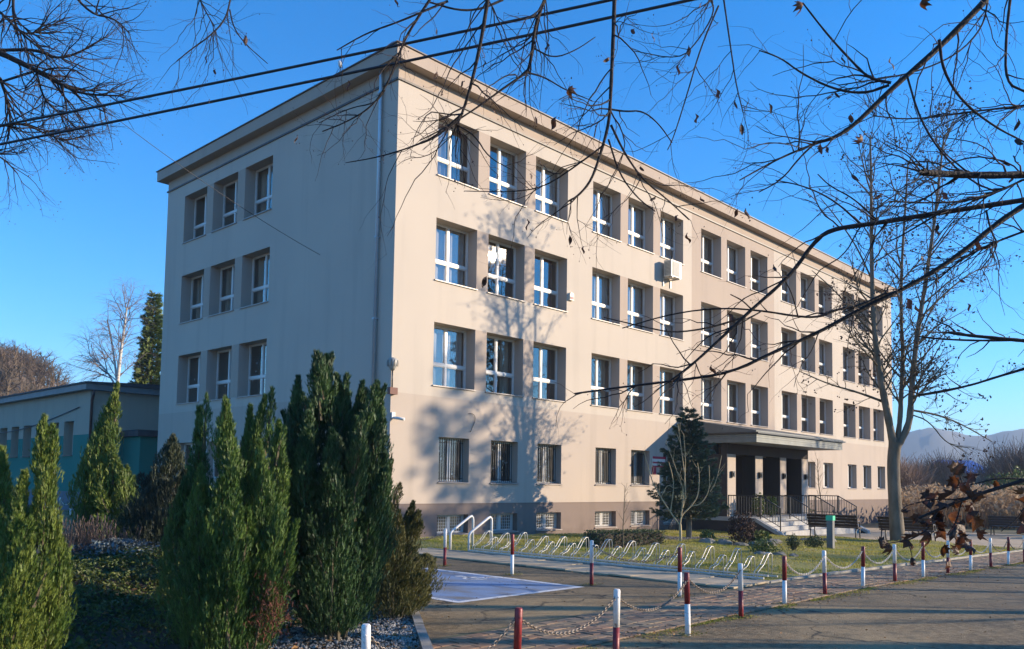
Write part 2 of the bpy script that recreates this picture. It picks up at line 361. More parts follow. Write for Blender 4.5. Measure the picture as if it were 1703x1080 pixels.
M['needle_k'] = mat('blackish_fir_needles', (0.016, 0.028, 0.016), (0.045, 0.058, 0.022), 1.2, 0.65, island=0.4, translucent=0.05)
M['ivy'] = mat('ground_cover_leaves', (0.050, 0.080, 0.014), (0.120, 0.145, 0.030), 2.0, 0.55, island=0.4, translucent=0.2)
M['lav'] = mat('dry_lavender_stalks', (0.11, 0.075, 0.06), (0.18, 0.13, 0.10), 4, 0.9, island=0.3)
M['bluejun'] = mat('blue_grey_creeper', (0.085, 0.12, 0.135), (0.15, 0.19, 0.20), 4, 0.8, island=0.35)
M['shrub_g'] = mat('green_shrub_leaves', (0.06, 0.095, 0.02), (0.13, 0.16, 0.03), 3, 0.55, island=0.4, translucent=0.2)
M['dryleaf'] = mat('dry_brown_leaf', (0.085, 0.030, 0.014), (0.20, 0.075, 0.022), 22, 0.55, bump=0.4, bscale=90, translucent=0.35)
M['dryleaf_d'] = mat('dark_dry_leaf', (0.045, 0.020, 0.014), (0.085, 0.036, 0.020), 22, 0.5, bump=0.4, bscale=90, translucent=0.25)
M['fallen'] = mat('fallen_leaves', (0.20, 0.085, 0.03), (0.32, 0.19, 0.07), 8, 0.8, island=0.45)
M['pebble'] = mat('grey_gravel', (0.34, 0.32, 0.29), (0.20, 0.19, 0.17), 9, 0.9, island=0.45)
M['chip'] = mat('pinkish_wood_chips', (0.46, 0.35, 0.25), (0.30, 0.22, 0.16), 9, 0.95, island=0.4)
M['rock'] = mat('grey_garden_rock', (0.26, 0.24, 0.20), (0.15, 0.14, 0.11), 5, 0.95, bump=0.7, bscale=14)
M['reed'] = mat('dry_reed', (0.42, 0.27, 0.15), (0.30, 0.20, 0.115), 0.5, 0.9, island=0.35, translucent=0.3)
M['plume'] = mat('pale_reed_plume', (0.52, 0.40, 0.27), (0.38, 0.27, 0.17), 0.7, 0.95, island=0.3, translucent=0.4)
M['willow'] = mat('willow_bush_twigs', (0.30, 0.195, 0.14), (0.21, 0.15, 0.11), 0.3, 0.95, island=0.3)
M['hill'] = mat('wooded_hill', (0.15, 0.14, 0.125), (0.19, 0.17, 0.14), 0.004, 1.0)  # tone lightened: part of the distance haze is put into the colour
M['blue_roof'] = mat('blue_sheet_roof', (0.05, 0.13, 0.42), (0.06, 0.16, 0.46), 0.6, 0.6)
M['wire'] = mat('black_cable', (0.016, 0.014, 0.02), None, 3, 0.5)
M['ac'] = mat('cream_casing', (0.66, 0.62, 0.52), (0.60, 0.56, 0.47), 4, 0.45)
M['ac_grille'] = mat('grey_fan_grille', (0.34, 0.33, 0.29), (0.28, 0.27, 0.24), 6, 0.6)
M['lampgrey'] = mat('grey_lamp_housing', (0.42, 0.40, 0.36), (0.30, 0.29, 0.26), 12, 0.45)
M['terracotta'] = mat('brown_bracket_box', (0.17, 0.075, 0.055), None, 4, 0.7)

# ------------------------------------------------------------------ ground
def sheet(name, xs, y0, y1, dz, m, kind='structure', ys=None):
    """a level sheet that follows the slight fall of the ground; y0, y1 may be functions of x"""
    V = []; Fq = []
    f0 = y0 if callable(y0) else (lambda x: y0); f1 = y1 if callable(y1) else (lambda x: y1)
    for x in xs: V += [(x, f0(x), gz(x) + dz), (x, f1(x), gz(x) + dz)]
    for i in range(len(xs) - 1): Fq.append((2 * i, 2 * i + 2, 2 * i + 3, 2 * i + 1))
    o = np_mesh(name, V, Fq, m); 
    if kind: o['kind'] = kind
    return o
sheet('asphalt_ground', [-2500, -60, -1, 27, 60, 4000], -3000, 4000, 0.0, M['asphalt'])
sheet('field', [30.5, 60, 3900], -2900, 3900, 0.004, M['field'])
PATH_Y0, PATH_Y1 = -14.22, -12.84
rs = random.Random(3)

# the paver path: bedding + pavers as pieces
paver_path = sheet('paver_path', [-12.5, -1, 16.6, 27, 32], PATH_Y0, PATH_Y1, 0.004, M['sand'])
PL, PW, PH = 0.235, 0.155, 0.016
pav_meshes = []
for k, mm in enumerate(('paver', 'paver2', 'paver3')):
    b = MB(); l, wd, c = PL / 2 - 0.006, PW / 2 - 0.006, 0.006
    b.v = [(-l, -wd, 0), (l, -wd, 0), (l, wd, 0), (-l, wd, 0), (-l, -wd, PH - c), (l, -wd, PH - c), (l, wd, PH - c), (-l, wd, PH - c),
           (-l + c, -wd + c, PH), (l - c, -wd + c, PH), (l - c, wd - c, PH), (-l + c, wd - c, PH)]
    for a in range(4):
        j = (a + 1) % 4; b.f += [(a, j, 4 + j, 4 + a), (4 + a, 4 + j, 8 + j, 8 + a)]
    b.f.append((8, 9, 10, 11)); b.m = [0] * 9; b.sm = [False] * 9
    pav_meshes.append(b.mesh('paver', M[mm]))
pav = []
nrow = int((PATH_Y1 - PATH_Y0) / PW)
for j in range(nrow):
    y = PATH_Y0 + (j + 0.5) * PW + 0.01
    n = int((31.5 + 12.2) / PL)
    for i in range(n):
        x = -12.3 + (i + 0.5 * (j % 2)) * PL
        pav.append((math.hypot(x - CAM[0], y - CAM[1]), x, y))
pav.sort()
def in_view(x, y):
    d = np.array([x, y, 0]) - CAM; z = d @ CF
    if z < 0.5: return False
    u = PX + F_PX * (d @ CR) / z; v = PY - F_PX * (d @ CU) / z
    return -40 < u < 1743 and v < 1120
cnt = 0; rest = []
for d, x, y in pav:
    k = rs.choice((0, 0, 1, 1, 2))
    z = gz(x) + 0.0045 + rs.uniform(-0.004, 0.005); rot = (rs.gauss(0, .010), rs.gauss(0, .010), rs.gauss(0, .012))
    if cnt < 300 and in_view(x, y) and y > -14.3:
        inst('paver', pav_meshes[k], paver_path, (x, y, z), rot); cnt += 1
    elif in_view(x, y) or d < 12: rest.append((k, x, y, z, rot))
tv = np.array([v.co[:] for v in pav_meshes[0].vertices]); tf = [tuple(p.vertices) for p in pav_meshes[0].polygons]
V = []; Fq = []; mi = []
for k, x, y, z, rot in rest:
    b = len(V) * 12; c, s = math.cos(rot[2]), math.sin(rot[2])
    V.append(np.stack([x + tv[:, 0] * c - tv[:, 1] * s, y + tv[:, 0] * s + tv[:, 1] * c, z + tv[:, 2] + tv[:, 0] * rot[1] + tv[:, 1] * rot[0]], -1))
    Fq += [tuple(b + i for i in q) for q in tf]; mi += [k] * 9
o = np_mesh('paver', np.concatenate(V), Fq, [M['paver'], M['paver2'], M['paver3']], paver_path, midx=mi); o['kind'] = 'stuff'

# pale slab path along the bicycle racks, paved forecourt by the entrance
slab_path = sheet('slab_path', [-3.15, -1.97], -12.83, -3.9, 0.004, M['sand'])
b = MB(); b.box(-0.585, 0.585, -0.245, 0.245, 0, 0.03); slab_me = b.mesh('slab', M['slab'])
for i in range(18):
    inst('slab', slab_me, slab_path, (-2.56, -12.57 + i * 0.5, 0.006 + rs.uniform(-.004, .004)), (rs.gauss(0, .006), rs.gauss(0, .006), rs.gauss(0, .004)))
sheet('forecourt', [16.72, 27, 31], -12.83, -0.05, 0.006, M['slab'])
sheet('wall_path', [0.0, 8, 15.9], -0.75, -0.02, 0.012, M['slab'])

# lawn with kerb
LX0, LX1 = -1.86, 16.55
lawn = None
nx, ny = 60, 40
xs = np.linspace(LX0, LX1, nx); ys = np.linspace(-12.72, -0.76, ny)
rng = np.random.default_rng(11)
def lawn_z(x, y):
    x = np.asarray(x, float); y = np.asarray(y, float)
    e = np.minimum(np.minimum(x - LX0, LX1 - x), np.minimum(y + 12.72, -0.76 - y)); e = np.clip(e / 0.6, 0, 1)
    return gza(x) + 0.02 + e * (0.05 + 0.035 * np.sin(x * 1.3 + 0.7 * y) + 0.03 * np.sin(2.1 * y - 0.6 * x) + 0.02 * np.sin(4.3 * x + 2.2 * y))
X, Y = np.meshgrid(xs, ys); Z = lawn_z(X, Y)
idx = np.arange(nx * ny).reshape(ny, nx)
Fq = np.stack([idx[:-1, :-1], idx[:-1, 1:], idx[1:, 1:], idx[1:, :-1]], -1).reshape(-1, 4)
o = np_mesh('lawn', np.stack([X, Y, Z], -1).reshape(-1, 3), Fq, M['lawn'], smooth=True); o['kind'] = 'structure'
lk = sheet('lawn_kerb', [-1.95, -1.87], -12.83, -4.0, 0.045, M['kerb'])
b = MB()
for i in range(9): b.box(-1.945, -1.875, -12.80 + i * 0.98, -12.80 + i * 0.98 + 0.97, -0.02, 0.05 + rs.uniform(-.006, .006))
for i in range(19):
    x = -1.86 + i * 0.98; b.box(x, x + 0.97, -12.82, -12.75, gz(x) - 0.05, gz(x) + 0.035 + rs.uniform(-.006, .006))
for i in range(12):
    b.box(16.57, 16.65, -12.7 + i * 0.98, -12.7 + i * 0.98 + 0.97, gz(16.6) - 0.05, gz(16.6) + 0.05)
bpy.data.objects.remove(lk)
o = b.build('kerb', M['kerb']); tag(o, kind='structure')

# grass: blades nobody could count
n = 95000
gx = rng.uniform(LX0 + .03, LX1 - .03, n); gy = rng.uniform(-12.68, -0.8, n)
den = 0.55 + 0.45 * np.sin(gx * 1.9 + np.sin(gy * 1.7) * 1.5) * np.sin(gy * 2.3 + gx * .4)
keep = rng.random(n) < np.clip(den + 0.25, 0.25, 1); 
mulch = np.hypot((gx - 9.6) / 2.0, (gy + 4.4) / 1.0) < 1
bed = np.hypot((gx - 7.9) / 1.3, (gy + 7.0) / 0.8) < 1
keep &= ~(mulch & (rng.random(n) < .93)) & ~(bed & (rng.random(n) < .8))
gx, gy = gx[keep], gy[keep]; n = len(gx); z = lawn_z(gx, gy)
h = rng.uniform(.018, .05, n) * (1 + .4 * np.sin(gx * 2.7 + gy)); a = rng.uniform(0, 2 * PI, n); wd = rng.uniform(.006, .014, n)
lean = rng.normal(0, .45, (n, 2)) * h[:, None]
p = np.stack([gx, gy, z], -1); dx = np.stack([np.cos(a) * wd, np.sin(a) * wd, 0 * a], -1)
V = np.stack([p - dx, p + dx, p + np.concatenate([lean, h[:, None]], 1)], 1).reshape(-1, 3)
o = np_mesh('grass', V, np.arange(3 * n).reshape(-1, 3), M['grass']); o['kind'] = 'stuff'

# painted parking bay
bay = sheet('painted_bay', [-7.45, -4.92], -10.98, -7.42, 0.005, M['blue_paint'])
b = MB()
for x0, x1, y0, y1 in ((-7.57, -7.45, -11.1, -7.3), (-4.92, -4.80, -11.1, -7.3), (-7.45, -4.92, -11.1, -10.98), (-7.45, -4.92, -7.42, -7.3)):
    b.quad([(x0, y0, .005), (x1, y0, .005), (x1, y1, .005), (x0, y1, .005)])
# worn wheelchair pictogram
def arc(cx, cy, r0, r1, a0, a1, z, n=14):
    for i in range(n):
        t0 = a0 + (a1 - a0) * i / n; t1 = a0 + (a1 - a0) * (i + 1) / n
        b.quad([(cx + r * math.cos(t), cy + r * math.sin(t), z) for r, t in ((r0, t0), (r1, t0), (r1, t1), (r0, t1))])
ex, ey = -5.35, -9.15
arc(ex, ey, 0.16, 0.22, 0.6, 5.3, .009); arc(ex + 0.02, ey + 0.42, 0.0, 0.075, 0, 6.283, .009)
for q in ([(-.02, .33), (.06, .33), (.08, .0), (.0, .0)], [(.0, .02), (.24, .02), (.24, -.05), (.0, -.05)], [(.24, .02), (.31, .02), (.36, -.22), (.29, -.22)]):
    b.quad([(ex + u, ey + v, .009) for u, v in q])
o = b.build('bay_marking', M['white_paint']); tag(o, kind='structure')

# ------------------------------------------------------------------ the school
school = empty('school_building')
tag(school, 'four-storey cream and beige school building with deep-set white windows and flat overhanging roof', 'school')
H_SOF, H_TOP, OV = 14.20, 14.61, 0.355
SLX, SLY = 41.2, 15.4
ROWS = [(4.62, 6.59), (7.92, 9.885), (11.255, 13.22)]
FX = [(1.63 + 7.905 * g + 2.31 * k) for g in range(5) for k in range(3)]
GX = [1.93 + 7.905 * g + 2.30 * k for g in range(2) for k in range(3)] + [25.75, 28.05, 30.40, 33.80, 36.12, 38.45]
BX = GX[:6]
LY = [(7.03, 8.95), (9.49, 11.38), (11.90, 13.82)]
DU, DG, DB = 0.42, 0.26, 0.22
front = [(x, x + 1.785, z0, z1, DU) for z0, z1 in ROWS for x in FX] + [(x, x + 1.30, 1.63, 3.03, DG) for x in GX] + [(x, x + 1.32, 0.02, 0.62, DB) for x in BX]
left = [(a, c, z0, z1, DU) for z0, z1 in ROWS for a, c in LY] + [(a + .3, c - .3, 1.63, 3.03, DG) for a, c in LY]
WM = ['cream', 'pink', 'tan', 'taupe', 'reveal']
def facade(axis, length, ops, matfn):
    b = MB()
    P = (lambda a, z, d: (a, d, z)) if axis == 'x' else (lambda a, z, d: (d, a, z))
    A = sorted({0.0, length, 16.64, 24.56} | {v for o in ops for v in o[:2]}) if axis == 'x' else sorted({0.0, length} | {v for o in ops for v in o[:2]})
    ZZ = sorted({-0.7, 0.97, 4.27, 13.755, H_SOF} | {v for o in ops for v in o[2:4]})
    for i in range(len(A) - 1):
        for j in range(len(ZZ) - 1):
            ca, cz = (A[i] + A[i + 1]) / 2, (ZZ[j] + ZZ[j + 1]) / 2
            if any(o[0] < ca < o[1] and o[2] < cz < o[3] for o in ops): continue
            b.quad([P(A[i], ZZ[j], 0), P(A[i + 1], ZZ[j], 0), P(A[i + 1], ZZ[j + 1], 0), P(A[i], ZZ[j + 1], 0)], matfn(ca, cz))
    for a0, a1, z0, z1, d in ops:
        m = 3 if z1 < 1 else 4
        d += 0.10
        b.quad([P(a0, z0, 0), P(a0, z1, 0), P(a0, z1, d), P(a0, z0, d)], m); b.quad([P(a1, z0, 0), P(a1, z0, d), P(a1, z1, d), P(a1, z1, 0)], m)
        b.quad([P(a0, z1, 0), P(a1, z1, 0), P(a1, z1, d), P(a0, z1, d)], m); b.quad([P(a0, z0, 0), P(a0, z0, d), P(a1, z0, d), P(a1, z0, 0)], m)
    return b
def fm(a, z):
    if z < 0.97: return 3
    if z < 4.27: return 1
    if z > 13.755: return 2
    if 16.64 < a < 24.56: return 2
    for z0, z1 in ROWS:
        if z0 < z < z1:
            g = (a - 1.63) % 7.905
            if 1.785 < g < 2.31 or 1.785 + 2.31 < g < 4.62: return 2
    return 0
def lm(a, z):
    if z < 0.97: return 3
    if z < 4.27: return 1
    if z > 13.755: return 2
    for z0, z1 in ROWS:
        if z0 < z < z1 and (8.95 < a < 9.49 or 11.38 < a < 11.9): return 2
    return 0
wm = [M[k] for k in WM]
facade('x', SLX, front, fm).build('wall', wm, school)['label'] = 'sunlit cream front wall with tan piers'
facade('y', SLY, left, lm).build('wall', wm, school)['label'] = 'shaded side wall with three window columns'
b = MB(); b.quad([(SLX, 0, -.7), (SLX, SLY, -.7), (SLX, SLY, H_SOF), (SLX, 0, H_SOF)], 0); b.quad([(0, SLY, -.7), (SLX, SLY, -.7), (SLX, SLY, H_SOF), (0, SLY, H_SOF)], 0)
b.build('wall', wm, school)['label'] = 'plain rear walls'
# cornice: slab with fascia and soffit, thin roof edge strip
b = MB(); b.box(-OV, SLX + OV, -OV, SLY + OV, H_SOF, H_TOP, 0); b.build('cornice', M['tan'], school)
b = MB(); b.box(-OV - .05, SLX + OV + .05, -OV - .05, SLY + OV + .05, H_TOP + .002, H_TOP + 0.035, 0); b.box(0.3, SLX - .3, 0.3, SLY - .3, H_TOP + .035, H_TOP + 0.12, 1); b.build('roof', [M['dark_line'], M['gymroof']], school)
b = MB(); b.box(-0.05, SLX + 0.05, -0.05, -0.001, 13.725, 13.785); b.box(-0.05, -0.001, -0.001, SLY + .05, 13.725, 13.785); b.build('string_course', M['dark_line'], school)
b = MB(); b.box(-0.006, SLX + .006, -0.012, -0.001, 0.955, 0.975); b.build('plinth_trim', M['taupe'], school)
# downpipe on the side wall
b = MB(); b.tube([(-0.085, 0.75, gz(0) + .02), (-0.085, 0.75, 13.9), (-0.10, 0.75, 14.05), (-0.10, 0.75, H_SOF)], 0.055, 10)
dp = b.build('downpipe', M['zinc'], school)
for zz in (1.5, 4.0, 6.5, 9.0, 11.5, 13.5): MB().box(-0.15, 0.0, 0.69, 0.81, zz, zz + 0.035).build('bracket', M['zinc'], dp)
# interior rooms, seen through the panes
b = MB()
b.quad([(0.6, 3.6, -.5), (40.8, 3.6, -.5), (40.8, 3.6, 14.1), (0.6, 3.6, 14.1)], 0); b.quad([(3.9, 3.7, -.5), (3.9, 15.2, -.5), (3.9, 15.2, 14.1), (3.9, 3.7, 14.1)], 0)
for zz in (0.82, 3.7, 7.0, 10.3, 13.6):
    b.box(0.55, 40.9, 0.55, 3.6, zz, zz + 0.25, 1); b.box(0.55, 3.9, 3.61, 15.2, zz, zz + 0.25, 1)
for g in range(6):
    x = 0.9 + 7.905 * g; b.box(x, x + .15, 0.56, 3.59, -.5, 14.1, 0)
for y in (6.5, 14.3): b.box(0.56, 3.89, y, y + .12, -.5, 14.1, 0)
b.build('interior', [M['room'], M['roomfloor']], school)

# windows: frame mesh > panes, sill, curtains
def frame_mesh(name, wd, h, tr):
    b = MB(); f = 0.046; t = 0.07
    b.box(0, f, 0, t, 0, h); b.box(wd - f, wd, 0, t, 0, h); b.box(f, wd - f, 0, t, 0, f); b.box(f, wd - f, 0, t, h - f, h)
    mc = wd / 2
    if tr:
        zt = h * tr; b.box(f, wd - f, -.012, t, zt - 0.044, zt + 0.044)
        b.box(mc - 0.042, mc + 0.042, -.006, t, f, zt - 0.044); b.box(mc - 0.042, mc + 0.042, -.006, t, zt + 0.044, h - f)
    else: b.box(mc - 0.075, mc + 0.075, -.006, t, f, h - f)
    # sash profiles, set back
    spans = [(f, mc - .042), (mc + .042, wd - f)]; rows = [(f, h * tr - .044), (h * tr + .044, h - f)] if tr else [(f, h - f)]
    for a0, a1 in spans:
        for z0, z1 in rows:
            s = 0.026
            b.box(a0, a0 + s, .012, t - .005, z0, z1); b.box(a1 - s, a1, .012, t - .005, z0, z1); b.box(a0 + s, a1 - s, .012, t - .005, z0, z0 + s); b.box(a0 + s, a1 - s, .012, t - .005, z1 - s, z1)
    panes = [(a0 + .026, a1 - .026, z0 + .026, z1 - .026) for a0, a1 in spans for z0, z1 in rows]
    return b.mesh(name, M['white']), panes
def pane_mesh(w_, h_):
    b = MB(); b.quad([(-w_ / 2, 0, -h_ / 2), (w_ / 2, 0, -h_ / 2), (w_ / 2, 0, h_ / 2), (-w_ / 2, 0, h_ / 2)]); return b.mesh('pane', M['glass'])
def sill_mesh(wd, dep):
    b = MB(); b.prism([(-dep - 0.05, -0.035), (-dep - 0.05, -.002), (-0.002, 0.028), (-.002, -.006)], 'x', -0.03, wd + 0.03); return b.mesh('sill', M['sill'])
def curtain_mesh(w_, h_, seed, mm):
    r = random.Random(seed); b = MB(); n = 22; ph = r.uniform(0, 6)
    for i in range(n):
        x0, x1 = w_ * i / n, w_ * (i + 1) / n
        y0, y1 = 0.035 * math.sin(i * 1.45 + ph), 0.035 * math.sin((i + 1) * 1.45 + ph)
        b.quad([(x0, y0, 0), (x1, y1, 0), (x1, y1, h_), (x0, y0, h_)], 0, True)
    return b.mesh('curtain', M[mm])
def blind_mesh(w_, h_):
    b = MB(); n = int(w_ / 0.085)
    for i in range(n):
        x = i * 0.085; b.quad([(x, 0, 0), (x + .055, .045, 0), (x + .055, .045, h_), (x, 0, h_)])
    return b.mesh('vertical_blind', M['blind'])
TYPES = {}
for key, wd, h, tr, dep in (('upper', 1.785, 1.97, 0.37, DU), ('side', 1.92, 1.97, 0.37, DU), ('ground', 1.30, 1.40, 0, DG), ('cellar', 1.32, 0.60, 0, DB)):
    fme, pn = frame_mesh('window', wd, h, tr)
    TYPES[key] = dict(frame=fme, panes=[(pane_mesh(a1 - a0, z1 - z0), (a0 + a1) / 2, (z0 + z1) / 2) for a0, a1, z0, z1 in pn], sill=sill_mesh(wd, dep), w=wd, h=h)
curts = [curtain_mesh(0.42, 1.95, s, mm) for s, mm in ((1, 'curtain'), (2, 'curtain'), (3, 'curtain_red'), (4, 'curtain'))]
M['sheer'] = mat('white_net_curtain', (0.72, 0.70, 0.66), (0.60, 0.58, 0.55), 2.0, 0.95, translucent=0.4)
sheers = [curtain_mesh(wd_, 1.9, 7 + k, 'sheer') for k, wd_ in enumerate((0.80, 0.8, 1.66))]
cblue = curtain_mesh(0.62, 1.95, 5, 'blue_cloth')
blind_me = blind_mesh(1.15, 1.3)
b = MB()
for i in range(13): b.box(0.06 + i * 0.098, 0.078 + i * 0.098, -.012, .006, 0, 1.36)
for zz in (0.10, 1.22): b.box(0.02, 1.28, .0065, .02, zz, zz + .018)
bars_me = b.mesh('window_bars', M['black'])
b = MB()
for i in range(14): b.box(0.03 + i * 0.096, 0.042 + i * 0.096, -.010, .002, 0.03, 0.57)
for i in range(6): b.box(0.02, 1.30, .0025, .014, 0.05 + i * 0.098, 0.062 + i * 0.098)
grid_me = b.mesh('window_grille', M['rail_white'])
def star_mesh(seed):
    r = random.Random(seed); b = MB()
    for k in range(r.randint(4, 6)):
        cx, cz, s = r.uniform(.1, .48), r.uniform(.15, 1.15), r.uniform(.035, .07)
        if r.random() < .5: cx += .62
        pts = [(cx + (s if i % 2 == 0 else s * .42) * math.cos(PI * i / 5 + .3), 0, cz + (s if i % 2 == 0 else s * .42) * math.sin(PI * i / 5 + .3)) for i in range(10)]
        b.quad(pts)
    return b.mesh('paper_star', M['paper'])
rw = random.Random(21)
def window(key, loc, rz, tilt=True, extra=()):
    T = TYPES[key]
    wo = inst('window', T['frame'], school, loc, (0, 0, rz))
    for me, cx, cz in T['panes']:
        t = 0.0022 if tilt else 0.0
        inst('pane', me, wo, (cx, 0.036, cz), (rw.gauss(0, t), 0, rw.gauss(0, t)))
    inst('sill', T['sill'], wo)
    for e in extra: inst(e[0].name.split('.')[0], e[0], wo, *e[1:])
    return wo
for ri, (z0, z1) in enumerate(ROWS):
    for i, x in enumerate(FX):
        ex = []
        glint = (ri == 1 and i == 1)
        if not glint:
            q = rw.random()
            if q < (.85 if ri else .3): ex.append((sheers[2], (.06, .16, .03))) if q < .42 else ex.append((sheers[0], (.06 if q < .66 else .92, .16, .03)))
            if rw.random() < .7: ex.append((rw.choice(curts), (1.30, .26, .01)))
            if rw.random() < .4: ex.append((rw.choice(curts), (.06, .26, .01)))
        window('upper', (x, DU, z0), 0, not glint, ex)
    for j, (a, c) in enumerate(LY):
        ex = []
        if ri == 0: ex = [(cblue, (1.15, .2, .01)), (star_mesh(40 + j), (.1, .06, .3))] if j == 0 else [(curts[2], (.1 + .5 * j, .25, .01)), (star_mesh(60 + j), (.2, .06, .3))]
        elif rw.random() < .6: ex = [(curts[0], (.06, .22, .01))]
        window('side', (DU, c + 0.0, z0), -PI / 2, True, ex)
for i, x in enumerate(GX):
    ex = [(bars_me, (0, -.02, .02))] if i < 6 else []
    if i < 3: ex += [(star_mesh(i + 5), (.05, .055, .06)), (curts[2], (.82, .34, .01), (0, 0, 0), (1, 1, .68))]
    else: ex.append((blind_me, (.08, .16, .05)))
    window('ground', (x, DG, 1.63), 0, True, ex)
for j, (a, c) in enumerate(LY): 
    T = TYPES['ground']; window('ground', (DG, c - .3, 1.63), -PI / 2)
for x in BX: window('cellar', (x, DB, 0.02), 0, True, [(grid_me, (0, -.025, 0))])

# entrance porch, a part of the school
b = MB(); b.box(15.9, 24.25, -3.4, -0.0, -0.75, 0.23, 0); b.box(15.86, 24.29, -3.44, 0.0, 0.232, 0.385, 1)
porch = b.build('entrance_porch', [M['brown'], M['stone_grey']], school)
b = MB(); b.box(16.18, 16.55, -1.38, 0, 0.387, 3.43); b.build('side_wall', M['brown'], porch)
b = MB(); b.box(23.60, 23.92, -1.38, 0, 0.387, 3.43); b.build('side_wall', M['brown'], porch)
PXS = [(16.18, 16.87), (18.62, 19.29), (20.99, 21.60), (23.25, 23.94)]
for a, c in PXS:
    b = MB(); b.box(a, c, -1.97, -1.385, 0.387, 2.985, 0); b.box(a, c, -2.0, -1.971, 0.387, 2.985, 1); b.build('pier', [M['brown'], M['pink']], porch)  # pier sides painted brown to carry their shade, front face stays pink
    lb = MB(); xc = (a + c) / 2; lb.box(xc - .10, xc + .10, -2.11, -2.0, 2.02, 2.27, 0); lb.box(xc - .05, xc + .05, -2.14, -2.11, 2.08, 2.21, 0); lb.build('wall_lamp', M['black'], porch)
for (a, c), (a2, c2) in zip(PXS[:-1], PXS[1:]):
    b = MB(); b.box(a2 - 0.0, a2 + .3, -1.38, -.4, 0.387, 2.98); 
    if a2 < 23: b.build('partition', M['brown'], porch)
    d = MB(); d.box(c + .02, a2 - .02, -.42, -.36, 0.387, 2.98, 0); mid = (c + a2) / 2
    d.box(mid - .03, mid + .03, -.45, -.4201, 0.387, 2.98, 0); d.box(c + .02, a2 - .02, -.45, -.4201, 2.35, 2.42, 0)
    dr = d.build('door', M['door'], porch); h = MB(); h.box(mid + .06, mid + .09, -.52, -.4505, 1.2, 1.7); h.build('handle', M['alu'], dr)
for xx, yy in ((16.99, -1.2), (19.45, -1.2)):
    d = MB(); d.box(xx, xx + .16, yy, yy + .02, 1.95, 2.22); d.build('notice_sheet', M['paper'], porch)
b = MB(); b.box(16.18, 23.94, -2.0, -1.70, 2.988, 3.428); b.build('lintel', M['brown'], porch)  # brown lintel; the canopy's shade is painted into its dark tone
b = MB(); b.box(15.80, 24.35, -3.5, -0.005, 3.432, 3.52, 0)
for k in range(3): b.box(15.80 - .004 * k, 24.35 + .004 * k, -3.5 - .004 * k, -0.005, 3.522 + .085 * k, 3.60 + .085 * k, 0)
b.build('canopy', M['canopy'], porch)
b = MB(); b.box(15.70, 24.45, -3.62, -0.005, 3.778, 3.84); b.build('gutter', M['black'], porch)
b = MB(); b.prism([(-3.52, 3.842), (-0.006, 3.842), (-0.006, 4.50), (-3.52, 3.905)], 'x', 15.74, 24.41); b.build('canopy_roof', M['canopy_roof'], porch)
b = MB()
for k in range(3): b.box(16.1, 24.05, -3.446 - .31 * (k + 1), -3.442 - .31 * k, -0.75, 0.215 - 0.167 * k)
b.build('step', M['tile_white'], porch)
for x0 in (15.80, 24.06):
    b = MB(); b.prism([(-3.446, -.75), (-3.446, .23), (-4.62, -.38), (-4.62, -.75)], 'x', x0 + .03, x0 + .25, 0); b.prism([(-3.446, .232), (-3.446, .385), (-4.75, -.30), (-4.75, -.42), (-4.62, -.372)], 'x', x0, x0 + .285, 1)
    b.build('stair_cheek', [M['brown'], M['stone_grey']], porch)
for x in (16.12, 18.75, 21.30, 23.80):
    b = MB()
    b.tube([(x, -2.06, 1.27), (x, -3.5, 1.27), (x, -4.35, 0.80)], 0.024, 6); b.tube([(x, -2.06, .50), (x, -3.5, .50), (x, -4.35, 0.06)], 0.016, 6)
    for y in np.arange(-2.08, -3.5, -0.115): b.box(x - .008, x + .008, y - .008, y + .008, 0.50, 1.25)
    for k, y in enumerate(np.arange(-3.55, -4.36, -0.115)):
        s = (y + 3.5) / -0.85; b.box(x - .008, x + .008, y - .008, y + .008, 0.50 - .44 * s, 1.26 - .47 * s)
    for y, z0, z1 in ((-2.08, .39, 1.26), (-3.5, .30, 1.26), (-4.34, -.30, .81)): b.box(x - .02, x + .02, y - .02, y + .02, z0, z1)
    b.build('railing', M['black'], porch)
b = MB()
b.tube([(16.9, -3.36, 1.27), (18.72, -3.36, 1.27)], 0.02, 6); 
# fittings on the walls (each a thing of its own)
def ac_unit():
    t = empty('air_conditioner', (14.62, -0.14, 10.36)); tag(t, 'cream air conditioner box hung on front wall below a top floor window', 'air conditioner')
    b = MB(); b.box(-.40, .40, -.36, 0, 0, .70); 
    b.build('casing', M['ac'], t)
    b = MB(); b.box(-.30, .22, -.375, -.361, .06, .64); b.build('fan_panel', M['ac_grille'], t)
    b = MB()
    for k in range(10): b.box(-.415, -.401, -.33, -.03, .07 + k * .058, .10 + k * .058)
    b.build('side_louvre', M['ac_grille'], t)
    for x in (-.28, .28):
        b = MB(); b.box(x - .02, x + .02, -.36, .13, -.045, -.005); b.box(x - .02, x + .02, .095, .13, -.35, -.046); b.build('bracket', M['galv'], t)
    b = MB(); b.tube([(.42, -.1, .2), (.46, -.02, .3), (.46, .09, .6), (.40, .10, 1.0)], .018, 6); b.build('pipe', M['ac'], t)
ac_unit()
t = empty('corner_lamp', (-0.02, -0.06, 4.3)); tag(t, 'grey caged lamp on a thin pole at the building corner', 'lamp')
b = MB(); b.box(-.12, .16, -.09, .05, -.12, .08); b.build('bracket_box', M['terracotta'], t)
b = MB(); b.tube([(0, -.02, .08), (0, -.02, .62)], .022, 8); b.build('pole', M['black'], t)
b = MB(); b.tube([(0, -.02, .58), (0, -.02, .66), (0, -.02, .72), (0, -.02, .86), (0, -.02, .93), (0, -.02, .97)], [.05, .10, .14, .155, .13, .03], 14); lh = b.build('lamp_head', M['lampgrey'], t)
b = MB()
